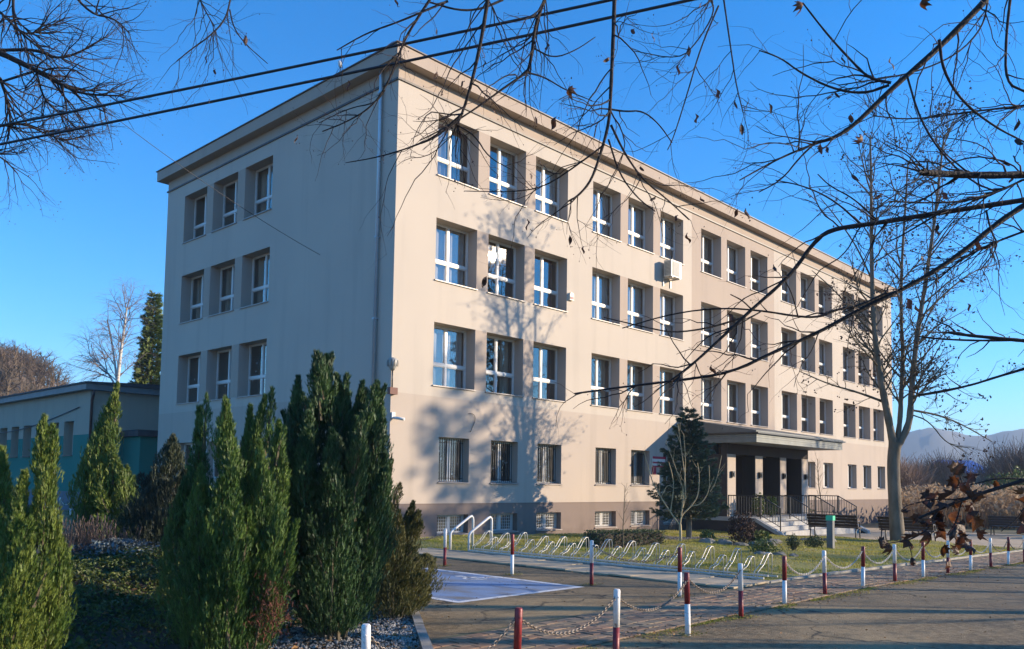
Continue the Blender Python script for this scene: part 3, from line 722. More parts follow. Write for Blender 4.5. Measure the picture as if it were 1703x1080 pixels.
for k in range(10): a = 2 * PI * k / 10; b.tube([(.15 * math.cos(a), -.02 + .15 * math.sin(a), .70), (.165 * math.cos(a), -.02 + .165 * math.sin(a), .80), (.15 * math.cos(a), -.02 + .15 * math.sin(a), .89)], .008, 4)
b.build('cage', M['black'], lh)
t = empty('security_camera', (0.10, 0, 3.50)); tag(t, 'small white security camera on front wall near the corner', 'camera')
b = MB(); b.box(-.07, .05, -.05, 0, -.02, .16); b.build('mount', M['white'], t)
b = MB(); b.tube([(0, -.05, .0), (.06, -.20, -.02), (.14, -.36, -.05)], .045, 8); b.build('camera_body', M['white'], t)
t = empty('alarm_box', (8.22, 0, 8.36)); tag(t, 'small pinkish alarm box on front wall between second floor windows', 'alarm')
b = MB(); b.prism([(-.11, 0), (.11, 0), (.11, .2), (.07, .28), (-.07, .28), (-.11, .2)], 'y', -.10, 0); b.build('case', M['ac'], t); b = MB(); b.box(-.08, .08, -.115, -.101, .04, .13); b.build('beacon', M['red_sign'], t)
t = empty('school_sign', (13.6, -0.002, 2.36)); tag(t, 'white plaque with crimson stripes on wall beside the spruce', 'sign')
b = MB(); b.box(0, .95, -.03, 0, .02, .46); b.build('plate', M['white'], t); b = MB()
for z0, z1 in ((.02, .08), (.17, .24), (.36, .46)): b.box(0, .95, -.036, -.0305, z0, z1)
b.build('stripe', M['red_sign'], t); b = MB(); b.box(0, .26, -.034, 0, -.28, .015); b.build('emblem_plate', M['red_sign'], t)
b = MB(); pts = [(3.25 + .16 * math.sin(a) + .07 * math.sin(2 * a), -.03, 3.55 + .30 * math.cos(a)) for a in np.linspace(-.4, 3.6, 14)]
o = b.tube(pts, .008, 5).build('wire_loop', M['wire']); tag(o, 'thin black wire loop hanging on front wall above ground floor window', 'wire')
b = MB(); gr = b
for k in range(9): b.tube([(14.0 + .10 * k, -.55, gz(14)), (14.0 + .10 * k, -.55, gz(14) + .12 + .62 * math.sin(PI / 2 * (k + .5) / 9))], .012, 5)
b.tube([(14.0 + .10 * k, -.55, gz(14) + .12 + .62 * math.sin(PI / 2 * (k + .5) / 9)) for k in range(9)], .015, 5)
o = b.build('curved_grille', M['black']); tag(o, 'low black quarter-round rail by the cellar window behind spruce', 'grille')

# ------------------------------------------------------------------ sports hall beyond the school
gym = empty('sports_hall'); tag(gym, 'low sports hall with teal and grey walls beyond the side of the school', 'hall')
GXX, GYY, GH = -0.26, 22.19, 5.70
GW = [(GYY + 1.95 + 2.02 * k, GYY + 3.22 + 2.02 * k) for k in range(9)]
b = MB()
A = sorted({GYY, 62.0} | {v for g in GW for v in g}); ZZ = [-.6, .89, 2.64, 3.62, 4.32, GH]
for i in range(len(A) - 1):
    for j in range(5):
        ca, cz = (A[i] + A[i + 1]) / 2, (ZZ[j] + ZZ[j + 1]) / 2
        if any(a < ca < c for a, c in GW) and 2.64 < cz < 4.32: continue
        b.quad([(GXX, A[i], ZZ[j]), (GXX, A[i + 1], ZZ[j]), (GXX, A[i + 1], ZZ[j + 1]), (GXX, A[i], ZZ[j + 1])], 0 if cz < .89 else (1 if cz < 3.62 else 2))
for a, c in GW:
    d = GXX + .45
    for y in (a, c): b.quad([(GXX, y, 2.64), (d, y, 2.64), (d, y, 4.32), (GXX, y, 4.32)], 2)
    b.quad([(GXX, a, 4.32), (d, a, 4.32), (d, c, 4.32), (GXX, c, 4.32)], 2); b.quad([(GXX, a, 2.64), (d, a, 2.64), (d, c, 2.64), (GXX, c, 2.64)], 2)
for z0, z1, m in ((-.6, .89, 0), (.89, 3.62, 1), (3.62, GH, 2)): b.quad([(GXX, GYY, z0), (16, GYY, z0), (16, GYY, z1), (GXX, GYY, z1)], m)
b.build('wall', [M['gymbase'], M['teal'], M['gym']], gym)
b = MB(); b.box(GXX - .35, 16.3, GYY - .35, 62.3, GH, GH + .28, 0); b.build('fascia', M['fascia'], gym)
b = MB(); b.prism([(GXX - .42, GH + .282), (16.4, GH + .282), (16.4, GH + .36), (8, GH + .75), (GXX - .42, GH + .36)], 'y', GYY - .42, 62.4); b.build('roof', M['gymroof'], gym)
fb = MB(); W_ = 1.27; H_ = 1.68
fb.box(0, .06, 0, .06, 0, H_); fb.box(W_ - .06, W_, 0, .06, 0, H_); fb.box(.06, W_ - .06, 0, .06, 0, .06); fb.box(.06, W_ - .06, 0, .06, H_ - .06, H_); fb.box(.06, W_ - .06, -.01, .06, .82, .90); fb.box(W_ / 2 - .04, W_ / 2 + .04, -.006, .06, .06, .82)
gwm = fb.mesh('window', M['white'])
gp = MB(); gp.quad([(.06, .035, .06), (W_ - .06, .035, .06), (W_ - .06, .035, .82), (.06, .035, .82)]); gp.quad([(.06, .035, .9), (W_ - .06, .035, .9), (W_ - .06, .035, H_ - .06), (.06, .035, H_ - .06)]); gpm = gp.mesh('pane', M['glass'])
gs = MB(); gs.box(-.03, W_ + .03, -.52, 0, -.03, -.002); gsm = gs.mesh('sill', M['dark_line'])
for a, c in GW:
    wo = inst('window', gwm, gym, (GXX + .43, c, 2.64), (0, 0, -PI / 2)); inst('pane', gpm, wo); inst('sill', gsm, wo)
b = MB(); b.box(GXX + .9, 15, GYY + .6, GYY + 3.5, -.4, 5.6); b.build('interior', M['room'], gym)
b = MB(); b.tube([(GXX + .03, GYY - .10, 0), (GXX + .03, GYY - .10, 5.2), (GXX + .03, GYY - .28, 5.5), (GXX + .03, GYY - .30, 5.69)], .07, 8); b.build('downpipe', M['rust'], gym)
ax = MB(); ax.box(1.35, 9, GYY - 1.9, GYY - .002, -.6, 3.55, 0); an = ax.build('annexe', M['teal'], gym)
ax = MB(); ax.box(1.15, 9.2, GYY - 2.1, GYY - .003, 3.552, 3.85); ax.build('annexe_roof', M['gymroof'], an)
ax = MB(); ax.box(2.35, 2.95, GYY - 1.93, GYY - 1.901, 1.7, 2.75); ax.build('annexe_window', M['door'], an)
# cable sagging along the hall
pts = [np.array([GXX - .06, GYY + 1.2 + 22 * s, 4.95 - 1.0 * math.sin(PI * min(s * 1.0, 1)) * 0.75 - .3 * s]) for s in np.linspace(0, 1, 16)]
o = MB().tube(pts, .022, 5).build('wall_cable', M['wire']); tag(o, 'dark cable sagging along the wall of the teal sports hall', 'cable')

# ------------------------------------------------------------------ bollards and chains
def bollard_mesh(h, top):
    out = []
    for k, (z0, z1, up) in enumerate(((-.08, h / 2, False), (h / 2 + .0005, h, True))):
        b = MB(); r = .031
        prof = [(z0, r), (z1, r)] if not up else [(z0, r), (z1 - .012, r), (z1, r - .008)]
        b.tube([(0, 0, z) for z, _ in prof], [q for _, q in prof], 16)
        if up: b.tube([(-.05, 0, h - .07), (.05, 0, h - .07)], .008, 6)
        red = (top == 'r') == up
        out.append(b.mesh('upper_section' if up else 'lower_section', M['post_red' if red else 'post_white']))
    return out
BM = {t: bollard_mesh(.68, t) for t in 'rw'}
def bollard(x, y, top, label, h=.68, lean=(0, 0)):
    t = empty('bollard', (x, y, gz(x))); t.rotation_euler = (lean[0], lean[1], random.random()); t.scale = (1, 1, h / .68)
    tag(t, label, 'bollard', 'red and white chain bollards')
    inst('lower_section', BM[top][0], t); inst('upper_section', BM[top][1], t)
    return np.array([x, y, gz(x) + h - .07])
random.seed(5)
def bp(px, d): p = ground_at(px, d); return p[0], p[1]
B = {}
near = [('a', *bp(618, 5.75), 'w', 'white-topped bollard standing in the gravel beside the kerb'),
        ('b', *bp(863, 6.6), 'r', 'red-topped bollard nearest the camera on the dark asphalt, cut by the photo bottom'),
        ('c', *bp(1026, 7.85), 'w', 'white-over-red bollard between the nearest red-topped post and the paver path corner'),
        ('d', -7.34, -14.55, 'r', 'tall red-over-white bollard whose foot shows on the pavers in front of the bike racks')]
for k, x, y, t, l in near: B[k] = bollard(x, y, t, l, .69, (random.gauss(0, .012), random.gauss(0, .012)))
rowp = [(-5.75, -14.34, 'w'), (-4.18, -14.17, 'r'), (-2.68, -14.11, 'w'), (-1.16, -14.11, 'r'), (.25, -14.14, 'w'), (1.8, -14.13, 'r'), (3.24, -14.15, 'w'), (4.65, -14.2, 'r'), (6.2, -14.21, 'w'), (7.55, -14.25, 'r'), (9.0, -14.28, 'w')]
rl = ['white-over-red bollard in front of the end bicycle rack, chained to the tall red-topped post', 'red-over-white bollard by the lawn corner past the bicycle racks', 'white-over-red bollard on the path in front of the grey sign post',
      'red-over-white bollard left of the lowest hanging brown leaf', 'white-over-red bollard below the linden trunk, right of the low hanging leaf', 'red-over-white bollard half hidden under the brown leaf cluster',
      'white-over-red bollard showing in the gap between the two leaf clusters', 'red-over-white bollard covered by the right hanging leaf cluster', 'white-over-red bollard just right of the hanging leaf cluster',
      'thin red-over-white bollard second from the far end of the path row', 'white-over-red bollard at the far end of the path row']
for i, ((x, y, t), l) in enumerate(zip(rowp, rl)): B['r%d' % i] = bollard(x, y, t, l, .68, (random.gauss(0, .012), random.gauss(0, .012)))
back = [(-4.30, -7.22, 'w', 'white-over-red bollard beside the sloping handrails'), (-4.44, -9.16, 'r', 'red-over-white bollard behind the middle of the blue bay'),
        (-4.53, -11.02, 'w', 'white-over-red bollard at the pointed corner of the blue bay'), (-4.62, -12.74, 'r', 'red-over-white bollard in front of the bare sapling')]
for i, (x, y, t, l) in enumerate(back): B['k%d' % i] = bollard(x, y, t, l, .73)
far = [(*bp(8, 36), 'r', 'distant bollard at the photo edge below the teal hall'), (-2.61, 18.54, 'w', 'distant pale bollard beside the sunlit thuja'), (-3.0, 16.2, 'r', 'distant red-over-white bollard between two thujas'), (-1.8, 13.9, 'w', 'distant white-topped bollard between the mid thuja and the dark fir')]
for i, (x, y, t, l) in enumerate(far): B['f%d' % i] = bollard(x, y, t, l, .74)

def link_verts(n1=8, n2=4, L=.034, Wd=.022, r=.0042):
    V = []
    for i in range(n1):
        a = 2 * PI * i / n1; cx, cy = (L / 2) * math.cos(a), (Wd / 2) * math.sin(a)
        for j in range(n2):
            t = 2 * PI * j / n2; q = 1 + r * math.cos(t) / (Wd / 2)
            V.append((cx + r * math.cos(t) * math.cos(a), cy + r * math.cos(t) * math.sin(a), r * math.sin(t)))
    Fq = [(i * n2 + j, ((i + 1) % n1) * n2 + j, ((i + 1) % n1) * n2 + (j + 1) % n2, i * n2 + (j + 1) % n2) for i in range(n1) for j in range(n2)]
    return np.array(V), np.array(Fq)
def chain(p0, p1, sag, label, m='chain', big=1.0):
    n = 40; s = np.linspace(0, 1, n); P = p0[None] * (1 - s)[:, None] + p1[None] * s[:, None]; P[:, 2] -= sag * 4 * s * (1 - s)
    seg = np.linalg.norm(np.diff(P, axis=0), axis=1); cum = np.concatenate([[0], np.cumsum(seg)])
    LV, LF = link_verts(L=.034 * big, Wd=.022 * big, r=.0042 * big)
    step = .0285 * big; N_ = int(cum[-1] / step); V = []; Fq = []
    for i in range(N_):
        d = (i + .5) * step; c = np.array([np.interp(d, cum, P[:, k]) for k in range(3)]); c2 = np.array([np.interp(d + .01, cum, P[:, k]) for k in range(3)])
        t = unit(c2 - c); u = unit(np.cross(t, vec(0, 0, 1))); v = np.cross(t, u)
        if i % 2: u, v = v, -u
        V.append(c + LV[:, :1] * t + LV[:, 1:2] * u + LV[:, 2:] * v); Fq.append(LF + i * len(LV))
    o = np_mesh('chain', np.concatenate(V), np.concatenate(Fq), M[m], smooth=True); tag(o, label, 'chain', 'chains hung between the bollards')
chain(B['a'], B['b'], .33, 'chain from the white gravel post to the nearest red-topped bollard', big=1.1)
chain(B['b'], B['c'], .22, 'chain right of the nearest red-topped bollard', big=1.1)
chain(B['c'], B['d'], .22, 'chain between the white-topped and tall red-topped foreground bollards', big=1.1)
chain(B['d'], B['r0'], .22, 'chain right of the tall red-topped foreground bollard', big=1.2)
cl = ['', 'pale chain from the red-topped bollard across the lawn corner', 'pale chain in front of the grey sign post', 'pale chain left of the low hanging leaf', 'pale chain behind the lowest hanging leaf', 'pale chain under the left leaf cluster',
      'pale chain seen between the two leaf clusters', 'pale chain behind the right leaf cluster', 'chain right of the leaf clusters', 'chain at the far end of the path row']
for i in range(1, 10):
    chain(B['r%d' % i], B['r%d' % (i + 1)], .24, cl[i], 'chain_pale' if i < 8 else 'chain', 1.15)
chain(B['k2'], B['k3'], .2, 'dark chain sagging in front of the bicycle racks', big=1.3)
pk = np.array([-4.2, -5.3, .66]); B['k9'] = bollard(-4.2, -5.3, 'r', 'red-topped bollard hidden behind the olive juniper', .73)
chain(B['k9'], B['k0'], .2, 'chain leading behind the olive juniper from the first back bollard', big=1.3)
chain(B['f1'], B['f2'], .2, 'distant chain beside the sunlit thuja', 'chain_pale', 1.4); chain(B['f2'], B['f3'], .2, 'distant chain behind the tall mid thuja', 'chain', 1.6)

# ------------------------------------------------------------------ handrails and bicycle racks
for i, (y, l) in enumerate(((-4.66, 'sloping pale steel handrail nearer the school wall'), (-5.30, 'sloping pale steel handrail nearer the bicycle racks'))):
    x0, x1 = -1.80, -1.06; z = gz(-1.5)
    t = empty('handrail', (0, y, 0)); tag(t, l, 'handrail', 'pair of sloping handrails')
    b = MB(); b.tube([(x0, 0, z), (x0, 0, .40), (x0 + .02, 0, .45), (x0 + .07, 0, .49), (x1 - .12, 0, .80), (x1 - .05, 0, .82), (x1 - .01, 0, .78), (x1, 0, .72), (x1, 0, z - .02)], .030, 10); b.build('rail', M['rail_white'], t)
    for x in (x0, x1):
        b = MB(); b.tube([(x, 0, z - .02), (x, 0, z + .075 if x == x1 else z + .02)], .055, 10); b.build('base_plate', M['rail_white'], t)
def hoop(hi):
    b = MB(); H = .46 if hi else .33; xt = .50 if hi else .42
    for dy in (-.035, .035):
        b.tube([(0, dy, .03), (.02, dy, .12), (xt * .45, dy, H * .52), (xt * .80, dy, H * .93), (xt * .93, dy, H), (xt * 1.06, dy, H * .97), (xt * 1.10, dy, H * .85), (xt * 1.12, dy, .03)], .0075, 6)
    b.tube([(xt * .45, -.035, H * .52), (xt * .45, .035, H * .52)], .008, 5); b.tube([(xt * .93, -.035, H), (xt * .93, .035, H)], .0085, 5)
    return b.mesh('wheel_holder', M['galv'])
HO = [hoop(True), hoop(False)]
b = MB()
for x in (.0, .50): b.box(x - .015, x + .015, -.06, 1.42, .0, .03)
b.box(.16, .19, -.05, 1.41, .031, .055); RAIL = b.mesh('ground_rail', M['galv'])
rack_l = ['bicycle rack nearest the handrails', 'bicycle rack behind the red-over-white bollard by the bay', 'middle bicycle rack of the row, in front of the dark clipped hedge', 'bicycle rack in front of the bare sapling', 'bicycle rack at the path corner behind the white-over-red bollard']
for i in range(5):
    y0 = -12.62 + (4 - i) * 1.47
    t = empty('bicycle_rack', (-1.84, y0, gz(-1.6) + .055), random.uniform(-.02, .02)); tag(t, 'galvanised ' + rack_l[i], 'bicycle rack', 'row of bicycle racks')
    inst('ground_rail', RAIL, t)
    for k in range(5): inst('wheel_holder', HO[(k + i) % 2], t, (0, .10 + .292 * k, 0), (0, random.gauss(0, .03), random.gauss(0, .03)))

# ------------------------------------------------------------------ benches, sign post
def bench_proto():
    t = empty('park_bench')
    b = MB(); b.box(-.022, .022, -.95, .95, -.05, .05); sl_ = b.mesh('slat', M['wood_dark'])
    for k in range(4): inst('slat', sl_, t, (-.03 + .045 * k, 0, .50 + .118 * k) if False else (-.06 - .04 * k, 0, .52 + .115 * k), (0, -.3, 0))
    for k in range(4): inst('slat', sl_, t, (.04 + .115 * k, 0, .43), (0, PI / 2, 0))
    b = MB()
    b.tube([(-.02, 0, .40), (-.20, 0, .92)], .022, 6); b.tube([(-.02, 0, .42), (-.10, 0, 0)], .024, 6); b.tube([(.40, 0, .42), (.46, 0, 0)], .024, 6); b.tube([(-.05, 0, .405), (.43, 0, .405)], .022, 6)
    side = b.mesh('side_frame', M['cast'])
    b = MB(); b.tube([(-.1, 0, .66), (.30, 0, .66), (.42, 0, .64), (.45, 0, .58), (.43, 0, .42)], .026, 6); arm = b.mesh('armrest', M['cast'])
    for y in (-.86, .86): inst('side_frame', side, t, (0, y, 0)); inst('armrest', arm, t, (0, y, 0))
    return t
bt = bench_proto()
for i, (x, y, rz, l) in enumerate(((16.95, -6.1, .08, 'dark slatted bench behind the grey sign post'), (17.1, -8.75, .04, 'dark slatted bench behind the linden trunk'), (29.3, -9.4, .0, 'dark distant bench in front of the dry reeds'), (29.2, -11.9, .0, 'dark bench at the photo edge in front of the reeds'))):
    o = bt if i == 0 else copy_tree(bt)
    o.location = (x, y, gz(x) + .006); o.rotation_euler = (0, 0, rz); tag(o, l, 'bench', 'benches along the forecourt')
t = empty('sign_post', (9.0, -9.32, float(lawn_z(9.0, -9.32)) - .03)); tag(t, 'grey waist-high post with a bright green top standing in the lawn', 'post')
b = MB(); b.box(-.07, .07, -.09, .09, 0, .86); b.build('post', M['post_grey'], t); b = MB(); b.box(-.085, .085, -.105, .105, .862, 1.0); b.build('green_cap', M['green'], t)
b = MB(); b.box(-.12, .12, -.14, .14, 0, .03); b.build('foot', M['kerb'], t)

# ------------------------------------------------------------------ garden bed on the left: kerb, soil, gravel, mound
KL = [(-13.6, -18.0), (-11.75, -15.5), (-9.98, -13.2), (-8.75, -11.56), (-8.15, -10.3), (-7.9, -8.0), (-7.9, 2.0), (-7.5, 11.0)]
b = MB()
for (x0, y0), (x1, y1) in zip(KL[:-1], KL[1:]):
    n = max(1, int(math.hypot(x1 - x0, y1 - y0) / 1.0)); a = math.atan2(y1 - y0, x1 - x0); nx_, ny_ = -math.sin(a) * .05, math.cos(a) * .05
    for k in range(n):
        s0, s1 = k / n + .004, (k + 1) / n - .004; dz = rs.uniform(-.008, .008)
        p, q = (x0 + (x1 - x0) * s0, y0 + (y1 - y0) * s0), (x0 + (x1 - x0) * s1, y0 + (y1 - y0) * s1)
        b.prism([(p[0] - nx_, p[1] - ny_), (q[0] - nx_, q[1] - ny_), (q[0] + nx_, q[1] + ny_), (p[0] + nx_, p[1] + ny_)], 'z', -.05, .085 + dz)
o = b.build('garden_kerb', M['kerb']); tag(o, kind='structure')
MC = ground_at(190, 10.6)[:2]
def bed_h(x, y):
    x = np.asarray(x, float); y = np.asarray(y, float)
    r2 = ((x - MC[0]) * .728 + (y - MC[1]) * .684) ** 2 / 2.4 ** 2 + ((x - MC[0]) * .684 - (y - MC[1]) * .728) ** 2 / 1.9 ** 2
    return .035 + .62 * np.exp(-r2) + .03 * np.sin(3.1 * x + 1.3 * y) * np.sin(2.3 * y - x) 
def kerb_x(y): return np.interp(y, [k[1] for k in KL], [k[0] for k in KL])
nx, ny = 70, 110
uu = np.linspace(0, 1, nx); yy = np.linspace(-18, 11, ny)
X = kerb_x(yy)[:, None] - .05 - (1 - uu[None, :]) ** 1.3 * 22; Y = np.repeat(yy[:, None], nx, 1); Z = bed_h(X, Y)
idx = np.arange(nx * ny).reshape(ny, nx); Fq = np.stack([idx[:-1, :-1], idx[:-1, 1:], idx[1:, 1:], idx[1:, :-1]], -1).reshape(-1, 4)
o = np_mesh('garden_bed', np.stack([X, Y, Z], -1).reshape(-1, 3), Fq, M['soil'], smooth=True); o['kind'] = 'structure'
def octs(P, R, rng, name, m, kind='stuff', flat=.7):
    """little uneven stones"""
    n = len(P); base = np.array([[1, 0, 0], [0, 1, 0], [-1, 0, 0], [0, -1, 0], [0, 0, 1], [0, 0, -1]], float)
    a = rng.uniform(0, 2 * PI, n); c, s = np.cos(a), np.sin(a)
    Vv = base[None] * (1 + rng.uniform(-.35, .35, (n, 6, 1))) * R[:, None, None] * np.array([1, 1, flat])
    x = Vv[..., 0] * c[:, None] - Vv[..., 1] * s[:, None]; y = Vv[..., 0] * s[:, None] + Vv[..., 1] * c[:, None]
    Vv = np.stack([x, y, Vv[..., 2]], -1) + P[:, None, :]
    Ft = np.array([[0, 1, 4], [1, 2, 4], [2, 3, 4], [3, 0, 4], [1, 0, 5], [2, 1, 5], [3, 2, 5], [0, 3, 5]])
    Ff = (np.arange(n)[:, None, None] * 6 + Ft[None]).reshape(-1, 3)
    o = np_mesh(name, Vv.reshape(-1, 3), Ff, m); o['kind'] = kind; return o
n = 13000; gy = rng.uniform(-16.2, -9.6, n); gx = kerb_x(gy) - .07 - rng.uniform(0, 1, n) ** 1.2 * 2.3
octs(np.stack([gx, gy, bed_h(gx, gy) + .008], -1), rng.uniform(.010, .024, n), rng, 'gravel', M['pebble'])
def leaf_quads(P, size, rng, name, m, flatness=.5, kind='stuff', up=None):
    n = len(P); d = rng.normal(0, 1, (n, 3)); d[:, 2] *= flatness; d /= np.linalg.norm(d, axis=1)[:, None]
    e = rng.normal(0, 1, (n, 3)); e[:, 2] *= flatness; e -= d * (e * d).sum(1)[:, None]; e /= np.linalg.norm(e, axis=1)[:, None]
    s = size[:, None]; bend = np.cross(d, e) * s * .25
    V = np.stack([P - d * s, P + e * s * .5 + bend, P + d * s, P - e * s * .5 + bend], 1).reshape(-1, 3)
    o = np_mesh(name, V, np.arange(4 * n).reshape(-1, 4), m)
    if kind: o['kind'] = kind
    return o
n = 2600; gy = rng.uniform(-16.4, -6, n); gx = kerb_x(gy) - .05 - rng.uniform(0, 1, n) * 5
leaf_quads(np.stack([gx, gy, bed_h(gx, gy) + .02], -1), rng.uniform(.02, .045, n), rng, 'fallen_leaves', M['fallen'], .25)
n = 3600; gx = np.concatenate([rng.uniform(-9, 12, n // 2), rng.uniform(-9, 6, n - n // 2)]); gy = np.concatenate([rng.normal(-14.25, .22, n // 2), rng.uniform(-18, -8, n - n // 2)])
leaf_quads(np.stack([gx, gy, gza(gx) + .025], -1), rng.uniform(.008, .022, n), rng, 'path_litter', M['fallen'], .15)
# moss along the seam of path and asphalt
n = 9000; gx = rng.uniform(-9, 14, n); gy = -14.28 + rng.normal(0, .07, n) * (1 + .8 * np.sin(gx * 2.1)); k_ = (np.sin(gx * 1.7) + np.sin(gx * 4.1 + 1)) > -.6; gx, gy = gx[k_], gy[k_]
leaf_quads(np.stack([gx, gy, gza(gx) + .012], -1), rng.uniform(.006, .016, len(gx)), rng, 'moss', M['grass'], .5)
pf_ = [(x, y) for x, y, _ in rowp] + [(x, y) for x, y, _, _ in back] + [(-7.34, -14.55)] + [tuple(bp(1026, 7.85))]
gx = np.concatenate([x + rng.normal(0, .10, 150) for x, y in pf_]); gy = np.concatenate([y + rng.normal(0, .07, 150) for x, y in pf_])
leaf_quads(np.stack([gx, gy, gza(gx) + .02], -1), rng.uniform(.006, .016, len(gx)), rng, 'moss', M['lawn'], .4)
# ground cover on the mound
n = 62000; a = rng.uniform(0, 2 * PI, n); r = np.sqrt(rng.random(n)) * 3.4
gx = MC[0] + r * np.cos(a) * .95; gy = MC[1] + r * np.sin(a); k_ = gx < kerb_x(gy) - .9; gx, gy = gx[k_], gy[k_]
hh = np.exp(-((gx - MC[0]) ** 2 + (gy - MC[1]) ** 2) / 5.0)
k_ = rng.random(len(gx)) < hh * 1.6 + .25; gx, gy, hh = gx[k_], gy[k_], hh[k_]
leaf_quads(np.stack([gx, gy, bed_h(gx, gy) + rng.uniform(.01, .16, len(gx)) * (.4 + .6 * np.sin(gx * 5) * np.sin(gy * 5) ** 2 + .3)], -1), rng.uniform(.018, .034, len(gx)), rng, 'ground_cover', M['ivy'], .8)
n = 1500; c_ = at(195, 942, 10.6); gx = c_[0] + rng.normal(0, .24, n); gy = c_[1] + rng.normal(0, .2, n)
o = leaf_quads(np.stack([gx, gy, bed_h(gx, gy) + rng.uniform(.03, .20, n)], -1), rng.uniform(.015, .04, n), rng, 'creeping_juniper', M['bluejun'], .6, None); tag(o, 'low blue-grey creeping juniper on the mound beside dry lavender', 'shrub')

# rocks, mulch and small plants in the lawn
n = 2600; a = rng.uniform(0, 2 * PI, n); r = np.sqrt(rng.random(n)); gx = 9.6 + 2.0 * r * np.cos(a); gy = -4.4 + 1.0 * r * np.sin(a)
octs(np.stack([gx, gy, lawn_z(gx, gy) + .01], -1), rng.uniform(.015, .04, n), rng, 'wood_chips', M['chip'], flat=.4)
def rock_obj(x, y, s, label, seed):
    r = np.random.default_rng(seed); b = MB(); nu, nv = 9, 6
    V = []
    for i in range(nv):
        for j in range(nu):
            th = PI * (i + .02) / (nv - .96); ph = 2 * PI * j / nu; q = s * (1 + r.uniform(-.16, .16))
            V.append((q * 1.3 * math.sin(th) * math.cos(ph), q * .9 * math.sin(th) * math.sin(ph), q * .55 * math.cos(th)))
    Fq = [(i * nu + j, (i + 1) * nu + j, (i + 1) * nu + (j + 1) % nu, i * nu + (j + 1) % nu) for i in range(nv - 1) for j in range(nu)]
    o = np_mesh('rock', V, Fq, M['rock'], loc=(x, y, float(lawn_z(x, y)) + s * .22)); o.rotation_euler = (0, 0, r.uniform(0, 6)); tag(o, label, 'rock', 'rocks edging the lawn bed')
RK = [(6.75, -6.55, .20, 'wide pale rock at the left end of the lawn rockery'), (7.05, -6.95, .22, 'rock at the front left of the lawn rockery'), (7.45, -7.25, .18, 'small rock in the front edge of the rockery'), (7.9, -7.55, .26, 'large rock at the front of the rockery below the dark shrub'),
      (8.4, -7.65, .20, 'rock right of the front centre of the rockery'), (8.9, -7.55, .23, 'rock at the right end of the rockery'), (9.2, -7.1, .16, 'small rock behind the right end of the rockery'), (10.6, -7.4, .16, 'rock at the left end of the stone line near the sign post'), (11.2, -7.55, .15, 'second stone of the line near the sign post'),
      (11.8, -7.7, .16, 'flat stone in the middle of the line near the sign post'), (12.4, -7.85, .20, 'pale stone at the right end of the line near the sign post'), (2.9, -10.2, .13, 'small stone in the grass behind the racks'), (3.4, -10.4, .17, 'pale stone in the grass beside the yellowish shrub'), (3.9, -10.55, .12, 'stone right of the yellowish shrub in the grass')]
for i, (x, y, s, l) in enumerate(RK): rock_obj(x, y, s, l, i)
def leafy(name, x, y, z, rx, rz, n, size, m, label, cat, seed, group=None, flat=1.0, twigs=None):
    r = np.random.default_rng(seed); t = empty(name, (x, y, z)); tag(t, label, cat, group)
    u = r.normal(0, 1, (n, 3)); u /= np.linalg.norm(u, axis=1)[:, None]; rad = r.random(n) ** .4
    lump = 1 + .22 * np.sin(u[:, 0] * 4 + seed) * np.sin(u[:, 1] * 5 + 2 * seed) 
    P = u * rad[:, None] * lump[:, None] * np.array([rx, rx, rz / 2]) + np.array([0, 0, rz * .52])
    P[:, 2] = np.maximum(P[:, 2], .02)
    o = leaf_quads(P, r.uniform(.6, 1.2, n) * size, r, 'foliage', m, flat, None); o.parent = t
    polys = []
    for k in range(14):
        d = unit(vec(r.normal(0, .5), r.normal(0, .5), 1)); L = rz * r.uniform(.5, .95); polys.append((np.array([vec(0, 0, -.05), d * L * .5, d * L + vec(0, 0, .02)]), [.012, .008, .003]))
    V, Fq = tubes_np(polys, 4); np_mesh('stems', V, Fq, twigs or M['bark_twig'], t)
    return t
lz = lambda x, y: float(lawn_z(x, y))
leafy('dark_shrub', 8.1, -6.95, lz(8.1, -6.95), .46, .95, 1700, .045, M['darktwig'], 'dark reddish-brown twiggy shrub in the lawn rockery', 'shrub', 3, flat=1.5)
leafy('lawn_plant', 8.75, -7.15, lz(8.75, -7.15), .40, .42, 420, .07, M['shrub_g'], 'pale green leafy plant right of the dark rockery shrub', 'plant', 4, flat=2.0)
leafy('lawn_plant', 7.2, -6.3, lz(7.2, -6.3), .22, .40, 160, .07, M['shrub_g'], 'small tuft of upright leaves left of the dark rockery shrub', 'plant', 5, flat=2.5)
leafy('lawn_shrub', 3.3, -10.1, lz(3.3, -10.1), .36, .42, 700, .035, M['shrub_g'], 'small yellowish-green shrub in the grass behind the bicycle racks', 'shrub', 6)
leafy('dwarf_conifer', 5.6, -9.75, lz(5.6, -9.75), .17, .42, 420, .03, M['needle_g'], 'dwarf conifer in the lawn above a red-topped bollard', 'shrub', 7)
leafy('dwarf_conifer', 8.2, -9.2, lz(8.2, -9.2), .30, .36, 600, .035, M['needle_g'], 'dark dwarf shrub just left of the grey sign post', 'shrub', 8)
leafy('porch_plant', 17.4, -2.75, .385, .32, .95, 420, .07, M['shrub_g'], 'green leafy plant behind the first porch railing', 'plant', 9)
leafy('porch_plant', 18.2, -2.9, .385, .30, .85, 380, .07, M['shrub_g'], 'green leafy plant beside the second porch pier', 'plant', 10)
leafy('porch_plant', 24.9, -1.2, gz(25), .55, 1.6, 700, .07, M['shrub_g'], 'green leafy shrub at the right side of the porch', 'plant', 12)
t = leafy('clipped_hedge', 0, 0, 0, .1, .1, 4, .03, M['needle_g'], 'low dark clipped hedge block on the lawn behind the bicycle racks', 'hedge', 13)
for ch in list(t.children): bpy.data.objects.remove(ch)
